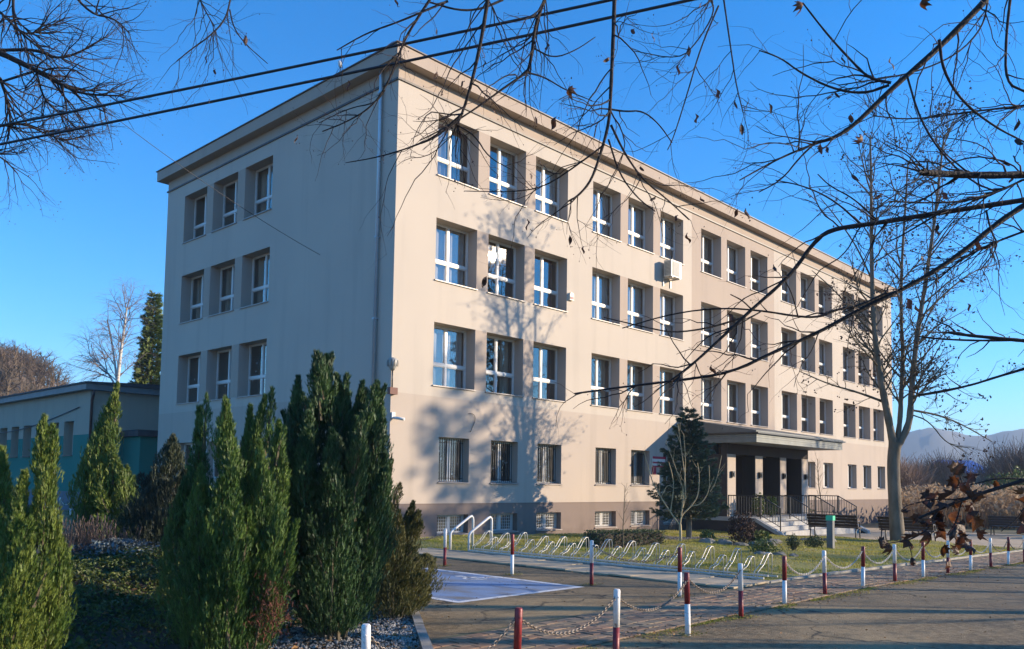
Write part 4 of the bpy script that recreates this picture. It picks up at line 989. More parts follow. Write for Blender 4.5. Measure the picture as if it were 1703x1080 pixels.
n = 5200; P = np.stack([rng.uniform(-1.15, 1.15, n), rng.uniform(-.38, .38, n), rng.uniform(.02, .42, n)], -1)
o = leaf_quads(P, rng.uniform(.02, .04, n), rng, 'foliage', M['needle_g'], 1.0, None); o.parent = t
b = MB(); b.box(-1.05, 1.05, -.30, .30, -.05, .34); b.build('inner_twigs', M['soil'], t)
t.location = (3.4, -6.0, lz(3.4, -6.0)); t.rotation_euler = (0, 0, -.3)

HAZE = True

# ------------------------------------------------------------------ evergreen growth: sprays of narrow blades
def blades(P, D, S, spec):
    """P, D, S: base points, unit directions, side vectors; spec rows: (offset along, angle, length, width) -> one narrow blade each"""
    V = []
    for f, ang, ln, wd in spec:
        d = D * math.cos(ang) + S * math.sin(ang); s = S * math.cos(ang) - D * math.sin(ang)
        Ln = np.asarray(ln)[:, None] if np.ndim(ln) else ln
        b = P + D * f
        V.append(np.stack([b + s * Ln * wd * 1.25, b + d * Ln, b - s * Ln * wd * 1.25], 1))
    V = np.concatenate(V, 0); return V.reshape(-1, 3), np.arange(len(V) * 3).reshape(-1, 3)
def side_of(D, r):
    e = r.normal(0, 1, D.shape); e -= D * (e * D).sum(1)[:, None]; return e / (np.linalg.norm(e, axis=1)[:, None] + 1e-9)
def sprays(P, D, size, r, fan=7):
    S = side_of(D, r); spec = [(0, 0, size, .055)]
    for k in range(fan - 1):
        sg = 1 if k % 2 else -1; q = (k // 2 + 1) / (fan / 2 + .5)
        spec.append((size[:, None] * (.12 + .5 * (1 - q)) if False else (size * (.62 - .5 * q))[:, None], sg * (.16 + .30 * q), size * (.50 + .15 * q), .050))
    return blades(P, D, S, spec)
def leader_cloud(base, top, R, n, r, prof=(.55, .9), bend=None):
    """points and outward-up directions filling a spindle from base to top"""
    t = r.random(n) ** .8; t = .03 + .97 * t
    ax = base[None] * (1 - t)[:, None] + top[None] * t[:, None]
    if bend is not None: ax = ax + bend[None] * (np.sin(PI * t))[:, None]
    pr = (t ** prof[0]) * ((1 - t) ** prof[1]); mx = (prof[0] / (prof[0] + prof[1])) ** prof[0] * (prof[1] / (prof[0] + prof[1])) ** prof[1]
    a = r.uniform(0, 2 * PI, n); lump = 1 + .22 * np.sin(a * 2 + t * 13 + r.uniform(0, 6)) + .18 * np.sin(a * 3 - t * 23)
    Rr = (R * pr / mx * lump + .012) * (.25 + .75 * r.random(n) ** .45) * np.where(r.random(n) < .14, r.uniform(1.0, 1.4, n), 1)
    out = np.stack([np.cos(a), np.sin(a), 0 * a], 1); P = ax + out * Rr[:, None]
    up = unit(top - base)
    D = out * r.uniform(.10, .55, n)[:, None] * (1.1 - t)[:, None] + up[None] + r.normal(0, .17, (n, 3))
    return P, D / np.linalg.norm(D, axis=1)[:, None]
def plume_bush(name, label, base, leaders, m, size, dens, seed, group=None, extra=None, cat='shrub', fan=5):
    dens *= 2.35; size *= .74
    r = np.random.default_rng(seed); t = empty(name, base); tag(t, label, cat, group)
    PP, DD = [], []; stems = []
    full = []
    for L in leaders:
        full.append(L); b0, tp, R = np.asarray(L[0], float), np.asarray(L[1], float), L[2]; H = np.linalg.norm(tp - b0)
        for k in range(int(2 + R * 16)):
            f = r.uniform(.28, .88); a = r.uniform(0, 2 * PI); o = vec(math.cos(a), math.sin(a), 0); c0 = b0 + (tp - b0) * f
            ln = H * r.uniform(.10, .24); full.append((c0 + o * R * .25 - vec(0, 0, ln * .25), c0 + o * R * r.uniform(.75, 1.35) * (1.25 - f) + (tp - b0) / H * ln, R * r.uniform(.22, .38), (.5, 1.1)))
    for L in full:
        b0, tp, R = np.asarray(L[0], float) - base, np.asarray(L[1], float) - base, L[2]
        H = np.linalg.norm(tp - b0); n = int(dens * H * R * 1000)
        bd = r.normal(0, .05, 3) * H * vec(1, 1, 0)
        P, D = leader_cloud(b0, tp, R, n, r, L[3] if len(L) > 3 else (.5, .85), bd); PP.append(P); DD.append(D)
        s = np.linspace(0, .93, 6)[:, None]; stems.append((b0 * (1 - s) + tp * s + bd[None] * np.sin(PI * s), np.linspace(.022, .004, 6) * max(1, H / 2)))
    P = np.concatenate(PP); D = np.concatenate(DD); ok = P[:, 2] > -.02; P, D = P[ok], D[ok]
    V, Fq = sprays(P, D, size * r.uniform(.55, 1.25, len(P)), r, fan)
    np_mesh('foliage', V, Fq, m, t)
    V, Fq = tubes_np(stems, 5); np_mesh('stems', V, Fq, M['bark_twig'], t)
    if extra is not None:
        c, R, n, mm = extra; c = np.asarray(c) - base
        P = c + r.normal(0, 1, (n, 3)) * np.asarray(R); D = r.normal(0, .5, (n, 3)) + vec(0, 0, .8); D /= np.linalg.norm(D, axis=1)[:, None]
        V, Fq = sprays(P, D, size * r.uniform(.6, 1.1, n), r, 5); np_mesh('dead_foliage', V, Fq, mm, t)['label'] = 'dead rusty brown sprays low on the bush'
    return t
def on_ground(px, d, dz=0.0):
    p = ground_at(px, d); p[2] = float(bed_h(p[0], p[1])) + dz; return p
def lead(bpx, bd, tpx, tpy, td, R, prof=(.42, 1.15), lift=0.0): 
    b = on_ground(bpx, bd); b[2] += lift; return (b, at(tpx, tpy, td), R, prof)
# tall dark cypress in the middle of the garden
bs = on_ground(558, 8.75)
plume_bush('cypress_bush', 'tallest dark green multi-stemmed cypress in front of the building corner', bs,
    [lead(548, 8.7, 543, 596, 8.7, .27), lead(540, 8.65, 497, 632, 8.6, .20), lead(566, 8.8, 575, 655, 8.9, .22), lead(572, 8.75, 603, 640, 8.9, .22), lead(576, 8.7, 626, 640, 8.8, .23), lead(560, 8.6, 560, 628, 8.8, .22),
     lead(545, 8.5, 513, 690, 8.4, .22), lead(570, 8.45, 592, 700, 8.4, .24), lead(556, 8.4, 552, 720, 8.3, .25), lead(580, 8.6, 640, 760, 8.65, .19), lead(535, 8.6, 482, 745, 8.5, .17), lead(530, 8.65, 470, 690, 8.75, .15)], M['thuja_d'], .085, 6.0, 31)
# left cluster
bs = on_ground(392, 7.75)
plume_bush('thuja_bush', 'broad green thuja bush with many plumes and a rusty dead patch low on its right', bs,
    [lead(350, 7.9, 331, 682, 8.0, .15), lead(368, 7.75, 374, 668, 7.7, .19), lead(395, 7.95, 416, 680, 8.1, .15), lead(405, 7.9, 441, 664, 8.0, .18), lead(410, 7.8, 462, 705, 7.9, .16), lead(420, 7.55, 492, 872, 7.5, .12),
     lead(372, 7.5, 385, 760, 7.4, .24), lead(402, 7.55, 430, 740, 7.5, .24), lead(345, 7.5, 335, 780, 7.5, .2), lead(350, 7.3, 352, 968, 7.15, .09), lead(395, 7.3, 400, 850, 7.2, .17), lead(430, 7.4, 462, 850, 7.4, .15), lead(330, 7.7, 308, 800, 7.8, .15)],
    M['thuja'], .08, 6.0, 32, extra=(at(452, 1015, 7.25), (.09, .09, .16), 520, M['deadfol']))
# olive juniper at the kerb
bs = on_ground(664, 10.2)
plume_bush('juniper_bush', 'olive-green spreading juniper beside the blue painted bay', bs,
    [lead(650, 10.2, 652, 768, 10.2, .22), lead(668, 10.25, 687, 838, 10.3, .24), lead(680, 10.2, 708, 925, 10.2, .22, (.5, .7)), lead(660, 9.95, 668, 880, 9.9, .25), lead(640, 10.3, 632, 790, 10.4, .25), lead(672, 10, 702, 955, 9.95, .2, (.5, .6)), lead(655, 9.9, 640, 900, 9.8, .25), lead(680, 10.3, 712, 980, 10.25, .13)],
    M['juniper'], .065, 6.5, 33, fan=6)
# left edge thuja
bs = on_ground(55, 6.75)
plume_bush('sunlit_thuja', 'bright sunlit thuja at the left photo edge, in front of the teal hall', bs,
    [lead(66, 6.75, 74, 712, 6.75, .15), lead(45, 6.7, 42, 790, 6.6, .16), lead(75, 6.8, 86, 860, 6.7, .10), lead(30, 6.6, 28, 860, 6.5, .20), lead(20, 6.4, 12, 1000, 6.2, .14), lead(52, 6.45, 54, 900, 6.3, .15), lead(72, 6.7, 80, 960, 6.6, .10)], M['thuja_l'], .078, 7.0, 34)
bs = on_ground(-28, 7.6)
plume_bush('sunlit_thuja', 'thuja cut by the left photo edge behind the brighter one', bs, [lead(-10, 7.6, 0, 750, 7.6, .19), lead(-40, 7.6, -40, 700, 7.6, .25), lead(-20, 7.3, -12, 840, 7.3, .22)], M['thuja_l'], .078, 6.5, 35)
# mid thuja
bs = on_ground(186, 13.8)
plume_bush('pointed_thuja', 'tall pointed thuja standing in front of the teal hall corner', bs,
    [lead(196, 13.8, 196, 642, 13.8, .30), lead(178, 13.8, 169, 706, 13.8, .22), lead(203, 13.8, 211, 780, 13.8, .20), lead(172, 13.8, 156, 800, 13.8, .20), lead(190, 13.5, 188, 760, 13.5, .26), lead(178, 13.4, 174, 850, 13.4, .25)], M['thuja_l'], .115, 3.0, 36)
# dark fir-like bush
bs = on_ground(278, 11.8)
plume_bush('dark_fir_bush', 'dark bluish bush with a yellowish tip between the thujas', bs,
    [lead(285, 11.8, 288, 728, 11.8, .34, (.35, .9)), lead(262, 11.8, 256, 790, 11.8, .38, (.4, .7)), lead(305, 11.8, 312, 780, 11.8, .36, (.4, .7)), lead(275, 11.5, 275, 800, 11.4, .42, (.4, .6)), lead(243, 11.8, 234, 845, 11.8, .34, (.4, .5)), lead(325, 11.8, 330, 830, 11.8, .34, (.4, .5)), lead(285, 11.2, 285, 850, 11.1, .40, (.4, .5))], M['needle_k'], .09, 3.4, 37)
def stalks(name, label, base, n, H, spread, m, seed, cat='plant', head=0.0, rad=.003):
    r = np.random.default_rng(seed); t = empty(name, base); tag(t, label, cat); polys = []
    for k in range(n):
        a = r.uniform(0, 2 * PI); q = abs(r.normal(0, .5)); d = unit(vec(math.cos(a) * q, math.sin(a) * q, 1)); L = H * r.uniform(.45, 1.0)
        b0 = vec(r.normal(0, spread * .4), r.normal(0, spread * .4), -.03); p1 = b0 + d * L * .5; p2 = b0 + d * L + vec(0, 0, -.1 * q * L) + r.normal(0, .02, 3)
        polys.append((np.array([b0, p1, p2]), [rad, rad * .9, rad * .6]))
        if head and r.random() < .5: polys.append((np.array([p2 - d * .02, p2 + d * head * .5, p2 + d * head]), [rad, rad * 3, rad]))
    V, Fq = tubes_np(polys, 4); np_mesh('stalks', V, Fq, m, t); return t
p = at(142, 950, 10.6); p[2] = float(bed_h(p[0], p[1])); stalks('dry_lavender', 'dry brown lavender clump with upright stalks on the mound', p, 420, .52, .34, M['lav'], 41, 'plant', .05)
p = at(210, 925, 10.9); p[2] = float(bed_h(p[0], p[1])); stalks('dry_lavender', 'smaller pale dry clump right of the big lavender on the mound', p, 60, .38, .12, M['lav'], 42, 'plant', .06, .004)
p = at(298, 985, 9.6); p[2] = float(bed_h(p[0], p[1])); leafy('mound_plant', p[0], p[1], p[2], .20, .5, 110, .06, M['shrub_g'], 'small leafy plant at the right foot of the mound', 'plant', 43, flat=1.5)
p = at(118, 1085, 7.2); p[2] = float(bed_h(p[0], p[1])); leafy('mound_plant', p[0], p[1], p[2], .14, .18, 130, .04, M['shrub_g'], 'low green tuft at the photo bottom by fallen leaves', 'plant', 44)

# ------------------------------------------------------------------ spruces
def spruce(name, label, base, H, Rm, z0, m, seed, nb, shoot, cat='tree', per=14, trunk_r=.09, droop=.12, whorl=0):
    r = np.random.default_rng(seed); t = empty(name, base); tag(t, label, cat)
    s = np.linspace(0, 1, 9); tp = np.stack([.03 * H * .1 * np.sin(s * 5), 0 * s, s * H - .15], 1)
    V, Fq = tubes_np([(tp, trunk_r * (1 - s * .95))], 9); np_mesh('trunk', V, Fq, M['bark'], t)
    PP, DD, polys = [], [], []
    for k in range(nb):
        f = (k + r.random()) / nb
        if whorl: f = (k // whorl) * whorl / nb + r.normal(0, .006); f = min(max(f, 0), .99)
        z = z0 + (H * .985 - z0) * f ** .9; L = Rm * (1 - (z - z0) / (H - z0)) ** .85 * r.uniform(.72, 1.12) + .06 * H * .15
        if f < .06: L *= .8
        a = k * 2.39996 + r.normal(0, .2); o = vec(math.cos(a), math.sin(a), 0); up = .05 + .55 * f
        n = 6; q = np.linspace(0, 1, n); pts = np.stack([o[0] * L * q, o[1] * L * q, z + L * (up * q - droop * 2.2 * q + droop * 2.4 * q ** 2.2)], 1)
        polys.append((pts, np.linspace(.018, .004, n) * max(1, H / 6)))
        mN = max(5, int(per * L / (Rm * .5))); u = r.random(mN) ** .75; c = np.stack([np.interp(u, q, pts[:, i]) for i in range(3)], 1)
        sd = np.cross(o, vec(0, 0, 1)); off = r.normal(0, 1, mN) * L * .24 * (1.15 - u)
        c = c + sd[None] * off[:, None] + np.stack([0 * u, 0 * u, r.normal(-.03, .05, mN) * L], 1)
        d = o[None] * (.5 + .5 * u[:, None]) + sd[None] * np.sign(off)[:, None] * (.9 - .6 * u[:, None]) + np.stack([0 * u, 0 * u, r.normal(.02, .22, mN)], 1)
        PP.append(c); DD.append(d)
    P = np.concatenate(PP); D = np.concatenate(DD); D /= np.linalg.norm(D, axis=1)[:, None]
    sz = shoot * r.uniform(.6, 1.25, len(P)); S = side_of(D, r); S2 = np.cross(D, S)
    spec = [(0, 0, sz, .16)]
    V1, F1 = blades(P, D, S, [(0, 0, sz, .10)] + [((sz * f)[:, None], sg * a, sz * .5, .14) for f, a in ((.05, .8), (.25, .7), (.5, .55)) for sg in (1, -1)])
    V2, F2 = blades(P, D, S2, [((sz * f)[:, None], sg * a, sz * .5, .14) for f, a in ((.1, .8), (.35, .65)) for sg in (1, -1)])
    np_mesh('needles', np.concatenate([V1, V2]), np.concatenate([F1, F2 + len(V1)]), m, t)
    V, Fq = tubes_np(polys, 4); np_mesh('branches', V, Fq, M['bark_twig'], t)['kind'] = 'stuff'
    return t
spruce('blue_spruce', 'young blue-green spruce with bare lower trunk in front of the entrance porch', (9.75, -4.1, lz(9.75, -4.1)), 4.6, 1.5, .80, M['needle'], 51, 119, .17, per=36, trunk_r=.11, whorl=7)
p = ground_at(243, 60); spruce('tall_spruce', 'tall dark spruce rising behind the roof of the sports hall', p, 15.2, 1.9, 1.0, M['needle_l'], 52, 230, .42, per=22, trunk_r=.25, droop=.25)
spruce('street_pine', 'tall high-crowned pine across the street, out of the photo', (33.9, -30.7, gz(33)), 18.6, 2.3, 10.6, M['needle_g'], 53, 46, .55, per=10, trunk_r=.22, droop=.2)

# ------------------------------------------------------------------ bare trees
def grow(out, p, d, L, r0, lvl, cfg, r, tips):
    n = max(cfg.get('nmin', 3), int(L / cfg['seg'][lvl])); pts = [p]; rad = [r0]; dd = d; ds = [d]; zz = r.normal(0, 1, 3); zz = unit(zz - d * (zz @ d))
    for i in range(n):
        dd = unit(dd + r.normal(0, cfg['wig'][lvl], 3) + vec(0, 0, cfg['trop'][lvl]) + zz * ((-1) ** i) * cfg.get('zig', 0)); p = p + dd * (L / n); pts.append(p); ds.append(dd); rad.append(r0 * (1 - (i + 1) / n * .72))
    out.append((np.array(pts), np.array(rad), lvl)); branch_off(out, pts, ds, rad, L, lvl, cfg, r, tips)
def branch_off(out, pts, ds, rad, L, lvl, cfg, r, tips, t0=None):
    n = len(pts) - 1
    if lvl >= cfg['max']: tips.append((pts[-1], ds[-1])); return
    nc = r.poisson(max(.5, L * cfg['dens'][lvl]))
    for k in range(nc):
        s = (cfg['t0'] if t0 is None else t0) + (1 - (cfg['t0'] if t0 is None else t0)) * r.random(); x = s * n; i = min(int(x), n - 1); f = x - i
        q = pts[i] * (1 - f) + pts[i + 1] * f; d0 = ds[min(i + 1, n)]; a = cfg['ang'] * r.uniform(.6, 1.35)
        e = r.normal(0, 1, 3); e[2] *= .8; e = unit(e - d0 * (e @ d0)); d = unit(d0 * math.cos(a) + e * math.sin(a))
        Lc = cfg['len'][lvl + 1] * r.uniform(.45, 1.25) * (1.15 - .6 * s); rc = min(rad[i] * .65, cfg['rad'][lvl + 1])
        grow(out, q, d, Lc, rc, lvl + 1, cfg, r, tips)
def trace(pts, d0, d1=None):
    """photo polyline given real distance -> smooth 3-D polyline"""
    d1 = d0 if d1 is None else d1; n = len(pts)
    P = np.array([at(x, y, d0 + (d1 - d0) * i / max(1, n - 1)) for i, (x, y) in enumerate(pts)])
    return smooth(P)
def smooth(P, k=3):
    P = np.asarray(P, float)
    for _ in range(k - 1):
        Q = [P[0]]
        for a, b in zip(P[:-1], P[1:]): Q += [a * .75 + b * .25, a * .25 + b * .75]
        Q.append(P[-1]); P = np.array(Q)
    return P
def limb(out, P, r0, r1, cfg, r, tips, t0=.05, lvl=0, start=0):
    """a traced limb that sprouts side twigs from fraction t0"""
    n = len(P) - 1; rad = r0 + (r1 - r0) * np.linspace(0, 1, n + 1); rad = rad * (1 + .07 * np.sin(np.arange(n + 1) * 2.3 + r0 * 999))
    out.append((P, rad, lvl)); ds = [unit(P[min(i + 1, n)] - P[max(i - 1, 0)]) for i in range(n + 1)]
    L = np.linalg.norm(np.diff(P, axis=0), axis=1).sum(); branch_off(out, list(P), ds, list(rad), L, lvl, cfg, r, tips, t0)
def tree_parts(t, out, mats, sides=(8, 5, 4, 3, 3), names=('limbs', 'branches', 'twigs', 'fine_twigs')):
    for lv in range(4):
        ps = [(a, b) for a, b, l in out if min(l, 3) == lv]
        if ps:
            V, Fq = tubes_np(ps, sides[lv]); o = np_mesh(names[lv], V, Fq, mats[min(lv, len(mats) - 1)], t, smooth=True)
            if lv: o['kind'] = 'stuff'
def berries(t, tips, r, n, R, m, name='seed_clusters', drop=.1):
    k = r.choice(len(tips), min(n, len(tips)), replace=False); P = []
    for i in k:
        for _ in range(r.integers(1, 4)): P.append(tips[i][0] + r.normal(0, .5, 3) * drop + vec(0, 0, -drop * .6))
    o = octs(np.array(P), R * r.uniform(.6, 1.3, len(P)), r, name, m, 'stuff', 1.0); o.parent = t; return o

# linden in the lawn corner
r = np.random.default_rng(61); out, tips = [], []
t = empty('linden_tree', (15.5, -9.06, gz(15.5))); tag(t, 'bare linden tree with three upright stems in the lawn corner by the benches', 'tree')
base = np.array(t.location)
CL = dict(seg=[.5, .35, .22, .15], wig=[.08, .11, .14, .16], trop=[.08, .055, .02, .0], dens=[3.2, 3.8, 4.4, 0], len=[5, 2.6, 1.05, .5], rad=[.1, .032, .013, .007], ang=.75, t0=.12, max=3)
loc = lambda P: P - base
tr = loc(trace([(1495, 926), (1494, 912), (1491, 870), (1488, 830), (1486, 790), (1486, 760), (1489, 736)], 29.7))
out.append((tr, np.interp(np.linspace(0, 1, len(tr)), [0, .12, .25, .5, .9, 1], [.44, .36, .26, .215, .21, .23]), 0))
for pts, r0, d1 in (([(1487, 745), (1479, 705), (1468, 650), (1458, 590), (1452, 520), (1450, 450), (1449, 380), (1449, 300), (1447, 225)], .145, 29.2),
                    ([(1491, 740), (1497, 700), (1499, 650), (1502, 590), (1498, 520), (1500, 430), (1506, 340), (1510, 270)], .10, 30.6),
                    ([(1493, 742), (1512, 708), (1515, 670), (1519, 610), (1528, 540), (1541, 460), (1554, 370), (1563, 290), (1570, 225)], .135, 29.9)):
    limb(out, loc(trace(pts, 29.7, d1)), r0, .022, CL, r, tips, .22)
for pts, r0, dd in (([(1515, 660), (1570, 652), (1620, 640), (1680, 622)], .045, 28.5), ([(1514, 682), (1560, 690), (1600, 706), (1650, 735)], .045, 30.5), ([(1468, 668), (1425, 652), (1380, 640), (1330, 618)], .05, 28.5), ([(1455, 560), (1420, 520), (1385, 480), (1350, 450)], .04, 30.5), ([(1530, 530), (1580, 480), (1620, 450), (1660, 440)], .04, 31), ([(1452, 470), (1425, 410), (1390, 360), (1365, 330)], .035, 30), ([(1545, 430), (1590, 370), (1630, 330)], .03, 29), ([(1516, 690), (1545, 700), (1575, 740), (1610, 745)], .03, 29)):
    limb(out, loc(trace(pts, 29.7, dd)), r0, .012, CL, r, tips, .1, 1)
tree_parts(t, out, [M['bark'], M['bark_twig']], (12, 6, 4, 3)); berries(t, tips, r, 1500, .032, M['dryleaf_d'], drop=.06)
LIND_TIPS = len(tips)

# sapling with pale stems
r = np.random.default_rng(62); out, tips = [], []
p0 = vec(6.45, -5.85, lz(6.45, -5.85)); t = empty('bare_sapling', p0); tag(t, 'small bare multi-stemmed sapling with pale bark in front of the spruce', 'tree')
ds_ = float((p0 - CAM) @ CF)
CS = dict(seg=[.2, .15, .1], wig=[.06, .1, .12], trop=[.05, .1, .08], dens=[1.6, 2.5, 0], len=[1, .5, .22], rad=[.02, .008, .004], ang=.6, t0=.3, max=2)
P = trace([(1131, 910), (1132, 890), (1131, 872)], ds_) - p0; out.append((P, np.linspace(.048, .040, len(P)), 0))
for pts, rr in (([(1131, 874), (1114, 851), (1097, 824), (1086, 804), (1081, 789), (1071, 752)], .024), ([(1131, 872), (1133, 857), (1149, 843), (1162, 824), (1163, 789), (1160, 770)], .024), ([(1133, 858), (1134, 848), (1140, 830), (1140, 800), (1133, 746), (1127, 704)], .02),
                ([(1134, 850), (1136, 841), (1136, 811), (1129, 793), (1107, 733)], .016), ([(1150, 842), (1166, 839), (1181, 815), (1179, 774)], .016), ([(1115, 852), (1121, 811), (1118, 789), (1112, 768)], .015), ([(1134, 848), (1141, 774), (1137, 722)], .014), ([(1181, 818), (1192, 800), (1200, 758)], .010), ([(1099, 828), (1110, 805), (1120, 812)], .012)):
    limb(out, trace(pts, ds_, ds_ + r.uniform(-.25, .25)) - p0, rr * 1.12, .008, CS, r, tips, .35)
tree_parts(t, out, [M['bark_tan']], (7, 5, 4, 3))
# tiny sapling by the hedge and a thin one by the porch
for (x, y, H, l, sd) in ((2.9, -6.3, 1.7, 'thin leafless sapling standing in the low clipped hedge', 63), (26.6, -1.6, 3.6, 'thin leafless young tree against the wall right of the porch', 64)):
    r = np.random.default_rng(sd); out, tips = [], []; p0 = vec(x, y, gz(x)); t = empty('thin_sapling', p0); tag(t, l, 'tree')
    c = dict(seg=[.2, .15, .1], wig=[.05, .1, .12], trop=[.03, .06, .03], dens=[7, 5, 0], len=[1, .55 * H / 2, .22 * H / 2], rad=[.02, .008, .004], ang=.65, t0=.3, max=2)
    grow(out, vec(0, 0, 0), vec(.03, .02, 1), H, .022 * H / 2, 0, c, r, tips); tree_parts(t, out, [M['bark_twig']], (6, 4, 3, 3))

# birch behind the hall
r = np.random.default_rng(65); out, tips = [], []; p0 = ground_at(196, 57); t = empty('birch_tree', p0); tag(t, 'bare white-stemmed birch with hanging twigs behind the sports hall', 'tree')
CBi = dict(seg=[.8, .5, .35, .3], wig=[.06, .1, .1, .1], trop=[.03, .0, -.14, -.22], dens=[2.6, 3.0, 3.2, 0], len=[6, 2.8, 1.7, 1.3], rad=[.1, .036, .026, .02], ang=.7, t0=.12, max=3)
for pts, rr in (([(190, 815), (194, 650), (199, 600), (204, 565), (208, 535), (211, 512)], .17), ([(195, 640), (190, 595), (184, 558), (178, 532)], .09), ([(194, 645), (178, 618), (163, 602), (150, 592)], .07)):
    limb(out, trace(pts, 57) - p0, rr, .04, CBi, r, tips, .35 if pts[0][1] > 700 else .1)
tree_parts(t, out, [M['bark_birch'], M['twig_birch']], (8, 4, 3, 3))

# tree at the left edge, its crown reaching into the picture
r = np.random.default_rng(66); out, tips = [], []; p0 = ground_at(-420, 13.5); t = empty('bare_maple', p0); tag(t, 'bare tree beyond the left photo edge with fine twigs reaching over the hall', 'tree')
CM = dict(zig=.10, seg=[.4, .13, .085, .06], wig=[.06, .15, .19, .22], trop=[.0, -.02, .01, .03], dens=[3.2, 3.6, 4.6, 0], len=[4, 1.15, .55, .26], rad=[.1, .016, .007, .0042], ang=.72, t0=.1, max=3)
tk = smooth([p0 * 0 + vec(0, 0, -.1), vec(.05, 0, 2.0), vec(-.05, .1, 4.5), vec(0, 0, 7.5), vec(.1, 0, 10)]); out.append((tk, np.linspace(.26, .08, len(tk)), 0))
for pts, rr, za, dd in (([(0, 88), (60, 117), (100, 140), (135, 157), (200, 160)], .038, 6.2, 12.5), ([(0, 84), (62, 82), (98, 100), (140, 84), (175, 62)], .022, 6.6, 12.8), ([(0, 130), (12, 165), (19, 205), (8, 250)], .022, 6.0, 13.2), ([(22, -20), (22, 40), (42, 62), (92, 102)], .02, 8.0, 13.2), ([(110, -25), (150, 24), (190, 30), (215, 55)], .018, 8.4, 12.6), ([(0, 210), (40, 205), (80, 225), (110, 235)], .016, 5.2, 13.0), ([(60, 118), (72, 165), (100, 190), (130, 215)], .014, 6.2, 12.3), ([(0, 20), (40, 60), (70, 50), (110, 30)], .016, 7.5, 12.9), ([(-30, 250), (5, 262), (30, 290)], .012, 5.0, 13)):
    P = trace(pts, 12.6, dd) - p0
    st = np.interp(za, tk[:, 2], tk[:, 0]); P = np.concatenate([smooth(np.array([vec(st, 0, za - 1.2), (vec(st, 0, za) + P[0]) / 2 + vec(0, 0, .3), P[0]]), 2)[:-1], P])
    limb(out, P, max(rr * 1.5, .02), .008, CM, r, tips, .3)
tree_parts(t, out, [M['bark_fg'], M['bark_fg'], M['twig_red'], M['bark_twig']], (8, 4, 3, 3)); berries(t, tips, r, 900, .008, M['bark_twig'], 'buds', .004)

# street trees outside the picture that shade the asphalt and the wall
CT = dict(seg=[.7, .5, .35], wig=[.06, .10, .14], trop=[.05, .05, .03], dens=[1.2, 1.3, 0], len=[5, 3.0, 1.3], rad=[.1, .04, .018], ang=.65, t0=.25, max=2)
for i, (x, y, H, R, h0, l) in enumerate(((6.6, -25.6, 14, .17, 6.5, 'nearer'), (4.4, -27.0, 14, .17, 6.5, 'second'), (16.5, -28.0, 13, .13, 5.0, 'third'), (8.4, -24.0, 11, .09, 5.5, 'slender'), (11.4, -24.6, 11, .10, 5.5, 'forked slender'), (24, -33, 13, .22, 3.2, 'fourth'), (46, -27, 14, .26, 3.2, 'fifth'), (40, -19, 13, .22, 3.2, 'sixth'), (58, -34, 15, .26, 3.2, 'last'))):
    r = np.random.default_rng(70 + i); out, tips = [], []; t = empty('street_tree', (x, y, gz(x))); tag(t, 'bare street tree out of the photo, %s along the road from the camera' % l, 'tree', 'bare street trees')
    tk = smooth(np.array([vec(0, 0, -.1), vec(.04, .03, h0 * .5), vec(0, .05, h0)])); out.append((tk, np.linspace(R * 1.2, R * .85, len(tk)), 0))
    c = dict(CT); far_ = i > 4; c['dens'] = [1.9, 2.4, 0] if far_ else [1.0, 1.3, 0]
    for k in range(5 if far_ else 3):
        a = 2 * PI * k / 4 + r.random(); grow(out, vec(0, .05, h0 - .1), unit(vec(.45 * math.cos(a), .45 * math.sin(a), 1)), H - h0, R * .5, 0, c, r, tips)
    if not far_:
        for k in range(9): a = r.uniform(0, 6.28); grow(out, vec(0, .03, r.uniform(1.6, h0 - .5)), unit(vec(math.cos(a), math.sin(a), .9)), r.uniform(1.5, 3.2), R * .34, 1, c, r, tips)
    tree_parts(t, out, [M['bark']], (8, 4, 3, 3))

# ------------------------------------------------------------------ linden over the camera: limbs traced, twigs grown
def rel(rr, ff, z): 
    a = unit(vec(CR[0], CR[1], 0)); b = unit(vec(CF[0], CF[1], 0)); return vec(CAM[0], CAM[1], 0) + a * rr + b * ff + vec(0, 0, z)
r = np.random.default_rng(81); p0 = rel(4.9, 3.3, 0); p0[2] = gz(p0[0])
t = empty('overhanging_linden', p0); tag(t, 'dark bare linden whose limbs and hanging twigs reach over the whole picture', 'tree')
OT = t
tk = smooth(np.array([rel(4.9, 3.3, -.1), rel(4.85, 3.3, 1.2), rel(4.95, 3.35, 2.6), rel(4.8, 3.4, 4.2), rel(4.5, 3.6, 6.0), rel(4.4, 3.7, 8.0)])) - p0
out, tips = [], []
out.append((tk, np.interp(np.linspace(0, 1, len(tk)), [0, .1, 1], [.30, .22, .12]), 0))
bough = smooth(np.array([rel(4.75, 3.4, 4.4), rel(3.4, 3.9, 5.3), rel(1.6, 4.4, 5.75), rel(-.2, 4.8, 5.85), rel(-2.0, 5.0, 5.7), rel(-3.6, 5.1, 5.4)])) - p0
out.append((bough, np.linspace(.075, .02, len(bough)), 0))
CO = dict(zig=.17, seg=[.12, .050, .034, .026], wig=[.10, .17, .20, .22], trop=[-.02, -.035, -.03, .0], dens=[6.5, 7.0, 4.5, 0], len=[1, .58, .27, .09], rad=[.02, .0046, .0026, .0019], ang=.80, t0=.06, max=3)
